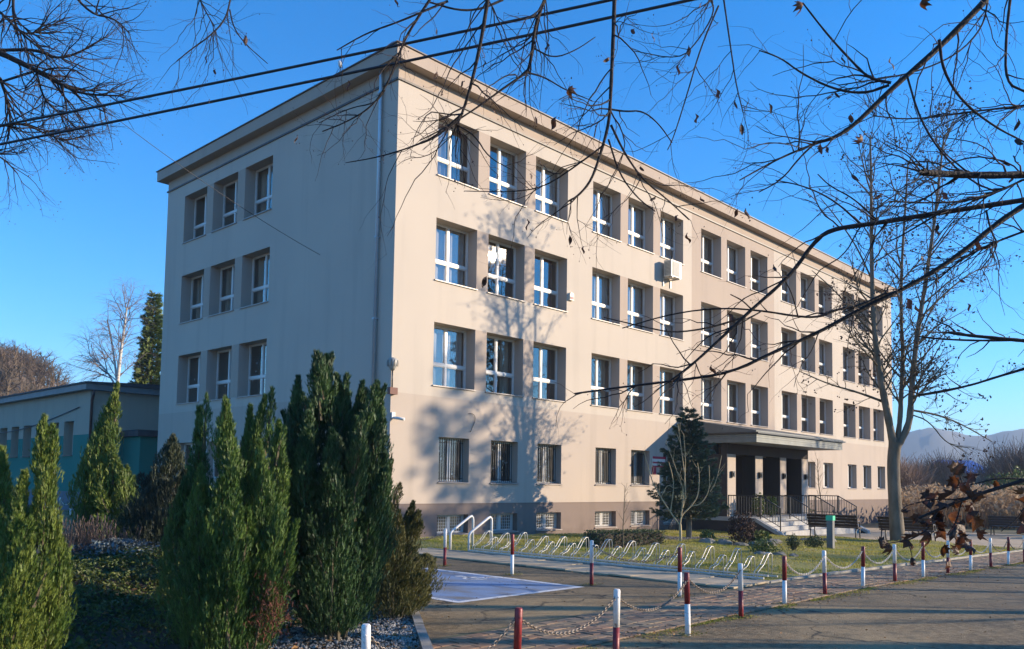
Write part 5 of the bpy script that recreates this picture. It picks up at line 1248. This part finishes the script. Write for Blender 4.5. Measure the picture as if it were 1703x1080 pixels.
LIMBS = [  # photo polyline, thickness in photo pixels at start and end, distance, attachment: b bough, t trunk
 ([(1640, 0), (1560, 82), (1480, 150), (1422, 208), (1384, 232), (1352, 238)], 14, 5, 4.2, 'b'),
 ([(1384, 230), (1340, 245), (1300, 262), (1262, 282), (1230, 300)], 5, 2, 4.2, None), ([(1356, 238), (1330, 262), (1300, 300), (1262, 320)], 4, 2, 4.15, None),
 ([(1703, 291), (1620, 292), (1560, 289), (1533, 287)], 15, 12, 3.7, 't'),
 ([(1703, 333), (1563, 354), (1447, 373), (1378, 382), (1350, 408), (1328, 440), (1303, 469), (1251, 514), (1200, 562), (1150, 608), (1115, 634)], 11, 4, 4.4, 't'),
 ([(1703, 342), (1656, 373), (1604, 418), (1543, 459), (1484, 490), (1419, 521), (1364, 552), (1286, 586), (1217, 620), (1130, 633), (1050, 642), (955, 655)], 12, 3, 4.6, 't'),
 ([(1474, 488), (1423, 512), (1392, 514), (1364, 528), (1327, 527), (1268, 517), (1200, 512), (1120, 521), (1035, 546)], 6, 2, 4.55, None),
 ([(1240, 527), (1180, 546), (1120, 554), (1075, 545), (1004, 528)], 4, 2, 4.45, None),
 ([(1703, 567), (1640, 561), (1600, 557), (1577, 553)], 8, 5, 3.9, 't'), ([(1703, 614), (1655, 628), (1609, 643), (1528, 657)], 6, 3, 4.0, 't'), ([(1703, 566), (1624, 567), (1560, 564), (1528, 560)], 5, 3, 4.1, 't'),
 ([(1703, 176), (1615, 186), (1518, 200), (1452, 193)], 5, 2, 5.2, 't'),
 ([(1680, 0), (1673, 62), (1672, 138), (1703, 152)], 6, 4, 4.0, 'b'),
 ([(1562, 66), (1568, 118), (1600, 170), (1655, 212), (1703, 236)], 6, 3, 4.1, None),
 ([(1643, 0), (1635, 46), (1592, 92), (1520, 122), (1440, 135), (1395, 142)], 4, 2, 4.3, 'b'),
 ([(1482, 138), (1447, 132), (1418, 104), (1376, 58), (1335, 5)], 6, 3, 4.15, None),
 ([(1478, 142), (1436, 157), (1384, 148), (1332, 122), (1298, 96), (1262, 84)], 6, 2, 4.2, None),
 ([(1508, 125), (1530, 200), (1570, 262), (1620, 305), (1655, 318)], 4, 3, 3.95, None),
 ([(1203, -5), (1216, 85), (1224, 140), (1236, 188)], 4, 2, 4.6, 'b'),
 ([(1022, -5), (1020, 60), (1016, 150), (1013, 205), (1000, 252), (984, 300), (962, 326), (945, 335)], 9, 3, 4.5, 'b'),
 ([(1015, 182), (1040, 186), (1068, 184), (1095, 205), (1118, 238)], 4, 2, 4.5, None), ([(1016, 208), (1040, 258), (1070, 300), (1110, 332), (1146, 366)], 5, 2, 4.5, None), ([(1012, 232), (1030, 290), (1060, 330), (1090, 352)], 4, 2, 4.6, None), ([(1006, 240), (960, 275), (905, 312), (850, 320), (772, 318)], 4, 1.5, 4.4, None),
 ([(812, -5), (800, 70), (784, 140), (770, 186), (757, 214)], 9, 4, 4.3, 'b'), ([(770, 188), (728, 226), (682, 246), (628, 262), (575, 271)], 5, 1.5, 4.3, None), ([(760, 208), (790, 225), (812, 262), (850, 282)], 4, 1.5, 4.35, None),
 ([(908, -5), (890, 40), (884, 95), (877, 121)], 7, 5, 4.7, 'b'), ([(877, 121), (905, 128), (940, 150), (985, 168)], 4, 1.5, 4.7, None), ([(880, 118), (840, 145), (790, 182), (735, 216), (698, 234)], 5, 2, 4.6, None), ([(887, 80), (920, 98), (958, 84), (990, 62)], 3.5, 1.5, 4.8, None),
 ([(718, -5), (692, 34), (672, 68), (656, 112), (640, 148), (616, 180), (575, 204), (536, 219)], 6, 2, 4.9, 'b'), ([(745, 2), (712, 16), (660, 38), (610, 55), (560, 84)], 5, 2, 4.9, None), ([(836, 0), (800, 16), (762, 18), (715, 4)], 5, 3, 4.8, None),
 ([(640, 150), (625, 172), (580, 180), (530, 205)], 3, 1.5, 5.0, None), ([(1180, -5), (1190, 20), (1160, 70), (1130, 100), (1055, 85)], 4, 1.5, 4.8, 'b'), ([(1195, 10), (1165, 80), (1145, 150), (1120, 230), (1110, 250)], 3.5, 1.5, 4.7, None),
 ([(384, -5), (376, 32), (350, 60), (321, 80), (294, 102)], 4, 2, 5.0, 'b'), ([(382, 16), (388, 45), (406, 72), (445, 106)], 3, 1.5, 5.0, None), ([(330, -5), (345, 25), (357, 44)], 3, 2, 5.0, 'b'),
 ([(1703, 385), (1650, 405), (1600, 430), (1560, 465)], 5, 3, 4.9, 't'), ([(1640, 350), (1648, 385), (1662, 410), (1630, 450)], 4, 2, 4.3, None), ([(1560, 356), (1500, 392), (1474, 404)], 4, 2, 4.35, None), ([(1700, 300), (1655, 322), (1600, 336), (1540, 338), (1478, 335)], 5, 3, 4.3, 't'),
 ([(1430, 372), (1390, 335), (1340, 310), (1290, 300)], 4, 2, 4.5, None), ([(1460, 368), (1420, 330), (1380, 310), (1360, 290)], 3.5, 2, 4.5, None), ([(1327, 527), (1318, 490), (1305, 466)], 3, 1.5, 4.5, None), ([(1268, 517), (1220, 545), (1190, 560)], 3, 1.5, 4.5, None), ([(1250, 515), (1235, 500), (1215, 490)], 3, 2, 4.4, None),
]
for pts, w0, w1, d, att in LIMBS:
    P = trace(pts, d, d + r.uniform(-.15, .15)) - p0
    if att == 'b':
        k = np.argmin(np.linalg.norm(bough[:, :2] - P[0][:2], axis=1)); P = np.concatenate([smooth(np.array([bough[k], (bough[k] * .5 + P[0] * .5) + vec(0, 0, .1), P[0]]), 2)[:-1], P])
    if att == 't':
        zz = P[0][2] + .25; q = vec(np.interp(zz, tk[:, 2], tk[:, 0]), np.interp(zz, tk[:, 2], tk[:, 1]), zz); P = np.concatenate([smooth(np.array([q, (q + P[0]) / 2 + vec(0, 0, .05), P[0]]), 2)[:-1], P])
    k0 = .9 * w0 * d / F_PX / 2; k1 = .9 * w1 * d / F_PX / 2
    c = dict(CO)
    if w0 >= 11: c['dens'] = [3.6, 5.5, 3.8, 0]
    elif d < 4.12 or pts[0][1] > 480: c['dens'] = [1.6, 3.0, 2.5, 0]; c['len'] = [1, .3, .14, .07]
    limb(out, P, k0, k1, c, r, tips, .22 if att else .05)
for lv, nm, mm, sd in ((0, 'limb', 'bark_fg', 7), ):
    for a, b_, l in out:
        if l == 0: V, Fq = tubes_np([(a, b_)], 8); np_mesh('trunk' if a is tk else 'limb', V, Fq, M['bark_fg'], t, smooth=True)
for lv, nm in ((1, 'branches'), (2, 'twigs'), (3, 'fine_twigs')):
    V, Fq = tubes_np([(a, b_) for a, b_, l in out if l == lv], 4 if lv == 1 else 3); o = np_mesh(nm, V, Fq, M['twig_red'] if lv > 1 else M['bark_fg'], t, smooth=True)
    o['kind'] = 'stuff'
def bract_mesh(seed, L=.055):
    q = random.Random(seed); b = MB(); n = 6; cv = q.uniform(-.9, .9); wv = L * q.uniform(.13, .22)
    c = [np.array([math.sin(cv * i / n) * L * i / n * .6, .12 * L * math.sin(i * 1.1), -L * i / n]) for i in range(n + 1)]
    for i in range(n):
        w0, w1 = wv * math.sin(PI * (i + .15) / (n + .3)), wv * math.sin(PI * (i + 1.15) / (n + .3))
        for sg in (1, -1):
            b.quad([c[i], c[i] + vec(sg * w0, w0 * .5 * sg + .4 * w0, 0), c[i + 1] + vec(sg * w1, w1 * .5 * sg + .4 * w1, 0), c[i + 1]], 0, True)
    return b.mesh('leaf', M['dryleaf_d'])
BR = [bract_mesh(k, L) for k, L in ((1, .038), (2, .046), (3, .055), (4, .042), (5, .062))]
octs(np.array([a for a, d in tips]), r.uniform(.0022, .0036, len(tips)), r, 'buds', M['twig_red'], 'stuff', 1.6).parent = t
ok = [i for i, (a, d) in enumerate(tips) if (a + p0 - CAM) @ CF > 2]
sel = r.choice(ok, 90, replace=False); seeds = []
for i in sel:
    a = tips[i][0]; inst('leaf', BR[r.integers(0, 5)], t, tuple(a), (r.normal(0, .3), r.normal(0, .3), r.uniform(0, 6.28)), (1,) * 3)
    for _ in range(r.integers(0, 4)): seeds.append(a + vec(r.normal(0, .018), r.normal(0, .018), -.045 - .02 * r.random()))
octs(np.array(seeds), r.uniform(.003, .0048, len(seeds)), r, 'seeds', M['dryleaf_d'], 'stuff', 1.0).parent = t

# low branch of large dry leaves at the right
r = np.random.default_rng(91); p0 = rel(3.6, 3.3, 0); p0[2] = gz(p0[0]); t = empty('dry_leaved_maple', p0); tag(t, 'low branch of a young maple hung with large curled dark brown leaves', 'tree')
tk2 = smooth(np.array([rel(3.6, 3.3, -.1), rel(3.55, 3.35, .8), rel(3.6, 3.4, 1.7), rel(3.5, 3.5, 2.6)])) - p0
b = tubes_np([(tk2, np.linspace(.05, .02, len(tk2)))], 8); np_mesh('trunk', *b, M['bark_fg'], t, smooth=True)
DL = 3.5
for pts, w0, w1 in (([(1703, 799), (1640, 818), (1600, 832), (1560, 848), (1528, 862)], 8, 4), ([(1703, 797), (1660, 795), (1625, 804), (1590, 812)], 4, 2), ([(1600, 832), (1570, 830), (1545, 832), (1523, 837)], 3, 2), ([(1600, 834), (1590, 870), (1575, 890)], 3, 2), ([(1560, 848), (1545, 880), (1520, 895), (1507, 899)], 3, 2), ([(1703, 845), (1690, 865), (1665, 884)], 2.5, 1.5), ([(1612, 828), (1598, 800), (1596, 785)], 3, 2)):
    P = trace(pts, DL) - p0
    if pts[0][0] == 1703: 
        k = np.argmin(abs(tk2[:, 2] - P[0][2])); P = np.concatenate([smooth(np.array([tk2[k], (tk2[k] + P[0]) / 2, P[0]]), 2)[:-1], P])
    V, Fq = tubes_np([(P, np.linspace(w0, w1, len(P)) * DL / F_PX / 2)], 6); np_mesh('branch', V, Fq, M['bark_fg'], t, smooth=True)
def maple_leaf(seed, mm):
    q = np.random.default_rng(seed)
    outl = [(0, -.02), (.20, -.12), (.17, .04), (.48, .08), (.36, .22), (.55, .46), (.30, .44), (.22, .56), (.0, .95), (-.22, .56), (-.30, .44), (-.55, .46), (-.36, .22), (-.48, .08), (-.17, .04), (-.20, -.12)]
    o = np.array(outl) * q.uniform(.88, 1.12, (16, 1)); V = []
    cx, cz = 0.0, .28; curl = q.uniform(1.5, 3.6); fold = q.uniform(.6, 1.6)
    rings = [(.5, ), (1.0, )]
    pts = [(cx, cz)] + [(cx + (x - cx) * .5, cz + (y - cz) * .5) for x, y in o] + [tuple(p) for p in o]
    for x, y in pts:
        d = abs(x) ** 1.3 * fold + .18 * math.sin(y * 5 + seed) + q.normal(0, .03); z = y - .0
        a = curl * max(0, y - .2) * .8; zz = .2 + math.sin(a) / max(curl * .8, .1) if y > .2 else y; d2 = (1 - math.cos(a)) / max(curl * .8, .1) if y > .2 else 0
        V.append((x * (1 - .35 * fold * abs(x)), d + d2, -zz))
    Fq = [(0, 1 + i, 1 + (i + 1) % 16) for i in range(16)]; Fl = [(1 + i, 17 + i, 17 + (i + 1) % 16, 1 + (i + 1) % 16) for i in range(16)]
    b = MB(); b.v = V; b.f = Fq + Fl; b.m = [0] * 32; b.sm = [True] * 32
    b.tube([(0, 0, .32), (0.02, .01, .15), (0, 0, .0)], .012, 4)
    return b.mesh('leaf', M[mm])
ML = [maple_leaf(k, 'dryleaf' if k % 3 == 0 else 'dryleaf_d') for k in range(10)]
LP = [(1596, 795, 50), (1607, 806, 44), (1622, 812, 40), (1585, 812, 40), (1600, 825, 46), (1583, 835, 44), (1560, 838, 40), (1548, 832, 36), (1568, 850, 42), (1590, 852, 50), (1612, 846, 48), (1622, 858, 44), (1605, 872, 50), (1585, 872, 48), (1562, 872, 46), (1548, 868, 38), (1625, 880, 44), (1608, 892, 50), (1590, 896, 46), (1600, 912, 50), (1585, 910, 40), (1612, 918, 40), (1552, 890, 50), (1540, 905, 52), (1532, 888, 44), (1525, 905, 42), (1565, 895, 36), (1620, 900, 36), (1596, 926, 34), (1571, 925, 40), (1582, 945, 28), (1514, 912, 44), (1460, 920, 42), (1478, 922, 40), (1517, 940, 26), (1537, 850, 36), (1530, 870, 30), (1604, 843, 44), (1630, 825, 26), (1655, 812, 26), (1690, 850, 40), (1698, 870, 44), (1692, 890, 34), (1703, 830, 34), (1500, 858, 22)]
for i, (x, y, s) in enumerate(LP):
    d = DL + r.uniform(-.14, .14); P = at(x, y - s * .45, d) - p0; k = s * d / F_PX * 1.0
    inst('leaf', ML[i % 10], t, tuple(P), (r.normal(0, .35), r.normal(0, .35), r.uniform(0, 6.28)), (k * r.uniform(.4, .7), k * .7, k * r.uniform(.62, .85)))
# thin stalks holding the outlying leaves
st_ = [trace(q, DL) - p0 for q in ([(1507, 899), (1490, 902), (1470, 905), (1462, 905)], [(1507, 899), (1515, 915), (1517, 930)], [(1520, 838), (1505, 842), (1500, 850)], [(1480, 905), (1478, 908), (1478, 912)])]
V, Fq = tubes_np([(q, np.linspace(.0022, .0012, len(q))) for q in st_], 4); np_mesh('leaf_stalks', V, Fq, M['twig_red'], t)
# two loose leaves caught high up
for (x, y, s, d) in ((947, 152, 24, 4.6), (1435, 236, 24, 4.1), (1330, 10, 26, 4.0), (1535, 6, 26, 4.0)):
    k = s * d / F_PX; inst('leaf', ML[3], OT, tuple(at(x, y - 8, d) - np.array(OT.location)), (r.normal(0, .5), r.normal(0, .5), r.uniform(0, 6)), (k, k, k))

# ------------------------------------------------------------------ cables
def cable(a, b_, sag, rad, label):
    s = np.linspace(0, 1, 24)[:, None]; P = a[None] * (1 - s) + b_[None] * s; P[:, 2] -= (sag * 4 * s * (1 - s))[:, 0]
    o = MB().tube(P, rad, 6).build('overhead_cable', M['wire']); tag(o, label, 'cable', 'overhead cables')
cable(at(-350, 275, 10.5), at(1500, -106, 7.2), .06, .0135, 'upper thick black cable crossing the sky and roof corner')
cable(at(-350, 307, 10.5), at(1600, -100, 7.0), .06, .0135, 'lower thick black cable crossing the sky and roof corner')
d0 = CF + CR * (532 - PX) / F_PX - CU * (424 - PY) / F_PX; tq = -CAM[0] / d0[0]
cable(at(60, 92, 20), CAM + d0 * tq, .25, .008, 'thin cable running down to the shaded side wall')
rp = empty('roof_antenna', (-.1, 2.9, H_TOP + .02)); tag(rp, 'small pale antenna on the roof edge above the side wall', 'antenna')
b = MB(); b.tube([(0, 0, 0), (0, 0, .42)], .012, 5); b.build('mast', M['black'], rp); b = MB(); b.tube([(0, 0, .40), (0, .02, .50), (0, .08, .62)], [.03, .07, .05], 8); b.build('head', M['white'], rp)

# ------------------------------------------------------------------ background right: reeds, willows, shed, hill
r = np.random.default_rng(101)
n = 17000; d = 46 + 20 * r.random(n) ** .8; px = r.uniform(1330, 1900, n)
Pb = np.stack([at(a, 800, q) for a, q in zip(px, d)]); Pb[:, 2] = gza(Pb[:, 0]); k_ = (Pb[:, 0] > 41.9) | (Pb[:, 1] < -2.5); k_ &= Pb[:, 0] > 33.5; Pb = Pb[k_]; n = len(Pb)
clump = .75 + .25 * np.sin(Pb[:, 0] * .9) * np.sin(Pb[:, 1] * 1.1) ; H = 2.35 * clump * r.uniform(.6, 1.1, n)
az = r.uniform(0, 2 * PI, n); ln = np.abs(r.normal(0, .28, n)) * H; top = Pb + np.stack([np.cos(az) * ln, np.sin(az) * ln, H], -1); mid = Pb * .5 + top * .5 + np.stack([0 * H, 0 * H, H * .12], -1)
wv = np.stack([-np.sin(az), np.cos(az), 0 * az], -1) * r.uniform(.012, .035, n)[:, None]
V = np.stack([Pb - wv, Pb + wv, mid + wv, top, mid - wv], 1).reshape(-1, 3); i5 = np.arange(n)[:, None] * 5
o = np_mesh('dry_reeds', V, np.concatenate([i5 + np.array([[0, 1, 2, 4]]), i5 + np.array([[4, 2, 3, 3]])], 0)[:n], M['reed']); o['kind'] = 'stuff'
bpy.data.objects.remove(o)
Ft = np.concatenate([i5 + np.array([[0, 1, 2]]), i5 + np.array([[0, 2, 4]]), i5 + np.array([[4, 2, 3]])], 0)
o = np_mesh('dry_reeds', V, Ft, M['reed']); o['kind'] = 'stuff'
k_ = r.random(n) < .45; tp = top[k_]; m_ = len(tp); dd = np.stack([np.cos(az[k_]) * .6, np.sin(az[k_]) * .6, r.uniform(-.2, .8, m_)], -1); dd /= np.linalg.norm(dd, axis=1)[:, None]
V, Fq = blades(tp - dd * .1, dd, side_of(dd, r), [(0, 0, r.uniform(.25, .5, m_), .16), (0, .35, r.uniform(.2, .35, m_), .14), (0, -.35, r.uniform(.2, .35, m_), .14)])
o = np_mesh('reed_plumes', V, Fq, M['plume']); o['kind'] = 'stuff'
def bush_proto(seed, H, n):
    q = np.random.default_rng(seed); polys = []
    for k in range(n):
        a = q.uniform(0, 2 * PI); s = abs(q.normal(0, .40)); d = unit(vec(math.cos(a) * s, math.sin(a) * s, 1)); L = H * q.uniform(.6, 1.05) * (1 - .18 * min(s, 1.5)); b0 = vec(q.normal(0, .5), q.normal(0, .5), 0)
        p1 = b0 + d * L * .45 + q.normal(0, .1, 3); p2 = b0 + d * L + vec(0, 0, .1) + q.normal(0, .15, 3); polys.append((np.array([b0, p1, p2]), [.035, .022, .012]))
        for _ in range(5):
            f = q.uniform(.3, .95); b1 = (p1 + (p2 - p1) * f) if f > .5 else (b0 + (p1 - b0) * f * 2); e = unit(d + q.normal(0, .45, 3)); polys.append((np.array([b1, b1 + e * L * .18, b1 + e * L * .33 + vec(0, 0, .1)]), [.016, .012, .008]))
    return tubes_np(polys, 3)
wm_ = [np_mesh('twigs', *bush_proto(110 + k, 5.2, 420), M['willow']) for k in range(3)]
wl = ['left-most brown willow bush, right beside the school end wall', 'rounded brown willow bush behind the linden trunk', 'wide brown willow bush left of the blue roof', 'dark willow bush under the blue roof', 'tall willow bush right of the blue roof', 'willow bush near the right photo edge', 'willow bush at the right photo edge', 'farther willow bush peeping between the first two']
for i, (px_, d_, s) in enumerate(((1495, 72, .92), (1530, 80, .9), (1572, 76, 1.0), (1626, 82, .45), (1672, 78, 1.1), (1700, 74, 1.2), (1760, 78, 1.2), (1550, 95, .95))):
    p = ground_at(px_, d_); t = empty('willow_bush', p, i * 1.3); tag(t, wl[i], 'bush', 'brown willow bushes beyond the reeds'); o = inst('twigs', wm_[i % 3].data, t, (0, 0, 0), (0, 0, 0), (s, s, s * .86)); o['kind'] = 'stuff'
for o in wm_: bpy.data.objects.remove(o)
p = ground_at(1690, 66); t = leafy('pale_evergreen', p[0], p[1], p[2], 2.4, 3.6, 2600, .16, M['shrub_g'], 'pale green feathery evergreen above the reeds near the right edge', 'shrub', 120, flat=1.4)
p = ground_at(1626, 104); t = empty('blue_roofed_shed', p, math.atan2(CR[1], CR[0])); tag(t, 'long shed with a bright blue sheet roof beyond the willows', 'shed')
b = MB(); b.box(-2.1, 1.7, 0, 10, -.5, 4.3); b.build('wall', M['gym'], t); b = MB(); b.prism([(-.5, 4.3), (5, 5.9), (10.5, 4.3), (10.5, 4.15), (5, 5.7), (-.5, 4.15)], 'x', -2.4, 2.0); b.build('roof', M['blue_roof'], t)
def hill_strip(name, pxs, ytop, d0, d1, nd, m, noise, seed):
    q = np.random.default_rng(seed); V = []; n = len(pxs)
    for j in range(nd):
        f = j / (nd - 1); d_ = d0 + (d1 - d0) * f
        for i, x in enumerate(pxs):
            P = at(x, 800, d_); hz = np.interp(x, *ytop) ; P[2] = -1.0 + (hz + 1.0) * math.sin(min(f * 1.25, 1) * PI / 2) ** 1.3 + (q.normal(0, noise) if f > .1 else 0)
            V.append(P)
    Fq = [(j * n + i, j * n + i + 1, (j + 1) * n + i + 1, (j + 1) * n + i) for j in range(nd - 1) for i in range(n - 1)]
    o = np_mesh(name, V, Fq, m, smooth=True); o['kind'] = 'structure'; return o
zt = lambda y, d_: 1.65 + (816 - y) * d_ / F_PX
hill_strip('hill', np.linspace(-900, 2800, 240), ([-900, 200, 900, 1300, 1440, 1490, 1540, 1570, 1600, 1640, 1690, 1730, 1800, 2000, 2800], [zt(y, 1450) for y in (770, 770, 760, 745, 738, 734, 721, 722, 730, 732, 721, 719, 726, 740, 760)]), 1000, 1450, 7, M['hill'], 1.6, 5)
# wooded hillside at the left
hx = ([-700, -200, 0, 60, 105, 140, 170, 230, 300], [23.5, 22.5, 20, 17, 13.5, 9.5, 5.5, 1.5, -1])
hill_strip('hillside', np.linspace(-700, 300, 60), hx, 80, 160, 8, M['leafmold'], .2, 6)
r = np.random.default_rng(130); protos = []
CF_ = dict(nmin=2, seg=[1.5, 1.2, .9], wig=[.05, .1, .12], trop=[.03, .06, .05], dens=[1.7, 2.6, 0], len=[9, 3.6, 1.7], rad=[.2, .07, .04], ang=.6, t0=.25, max=2)
for k in range(4):
    out, tips = [], []; grow(out, vec(0, 0, -.3), vec(0, 0, 1), 8.5, .2, 0, CF_, r, tips); protos.append(tubes_np([(a, b_) for a, b_, l in out], 3))
V, Fq, base_ = [], [], 0
for k in range(400):
    x = r.uniform(-230, 205); f = r.random() ** .85; d_ = 84 + f * 80; P = at(x, 800, d_); P[2] = -1 + (np.interp(x, *hx) + 1) * math.sin(min(f * 1.25 * .97, 1) * PI / 2) ** 1.3
    s = r.uniform(.45, .72) * (1 if x < 90 else .85); a = r.uniform(0, 6.28); pv, pf = protos[r.integers(0, 4)]
    q = np.stack([pv[:, 0] * math.cos(a) - pv[:, 1] * math.sin(a), pv[:, 0] * math.sin(a) + pv[:, 1] * math.cos(a), pv[:, 2]], 1) * s * np.array([1.9, 1.9, 1]) + P
    V.append(q); Fq.append(pf + base_); base_ += len(pv)
o = np_mesh('bare_forest', np.concatenate(V), np.concatenate(Fq), M['wood_hill']); o['kind'] = 'stuff'

# ------------------------------------------------------------------ haze
if HAZE:
    m = bpy.data.materials.new('pale_air'); m.use_nodes = True; N = m.node_tree.nodes; N.remove(N['Principled BSDF'])
    pv = N.new('ShaderNodeVolumePrincipled'); pv.inputs['Color'].default_value = (.62, .80, 1, 1); pv.inputs['Density'].default_value = 0.00042; pv.inputs['Anisotropy'].default_value = 0.0
    m.node_tree.links.new(pv.outputs['Volume'], N['Material Output'].inputs['Volume'])
    b = MB(); b.box(-2600, 4100, -3100, 4100, -2.5, 150); o = b.build('haze', m); o['kind'] = 'stuff'
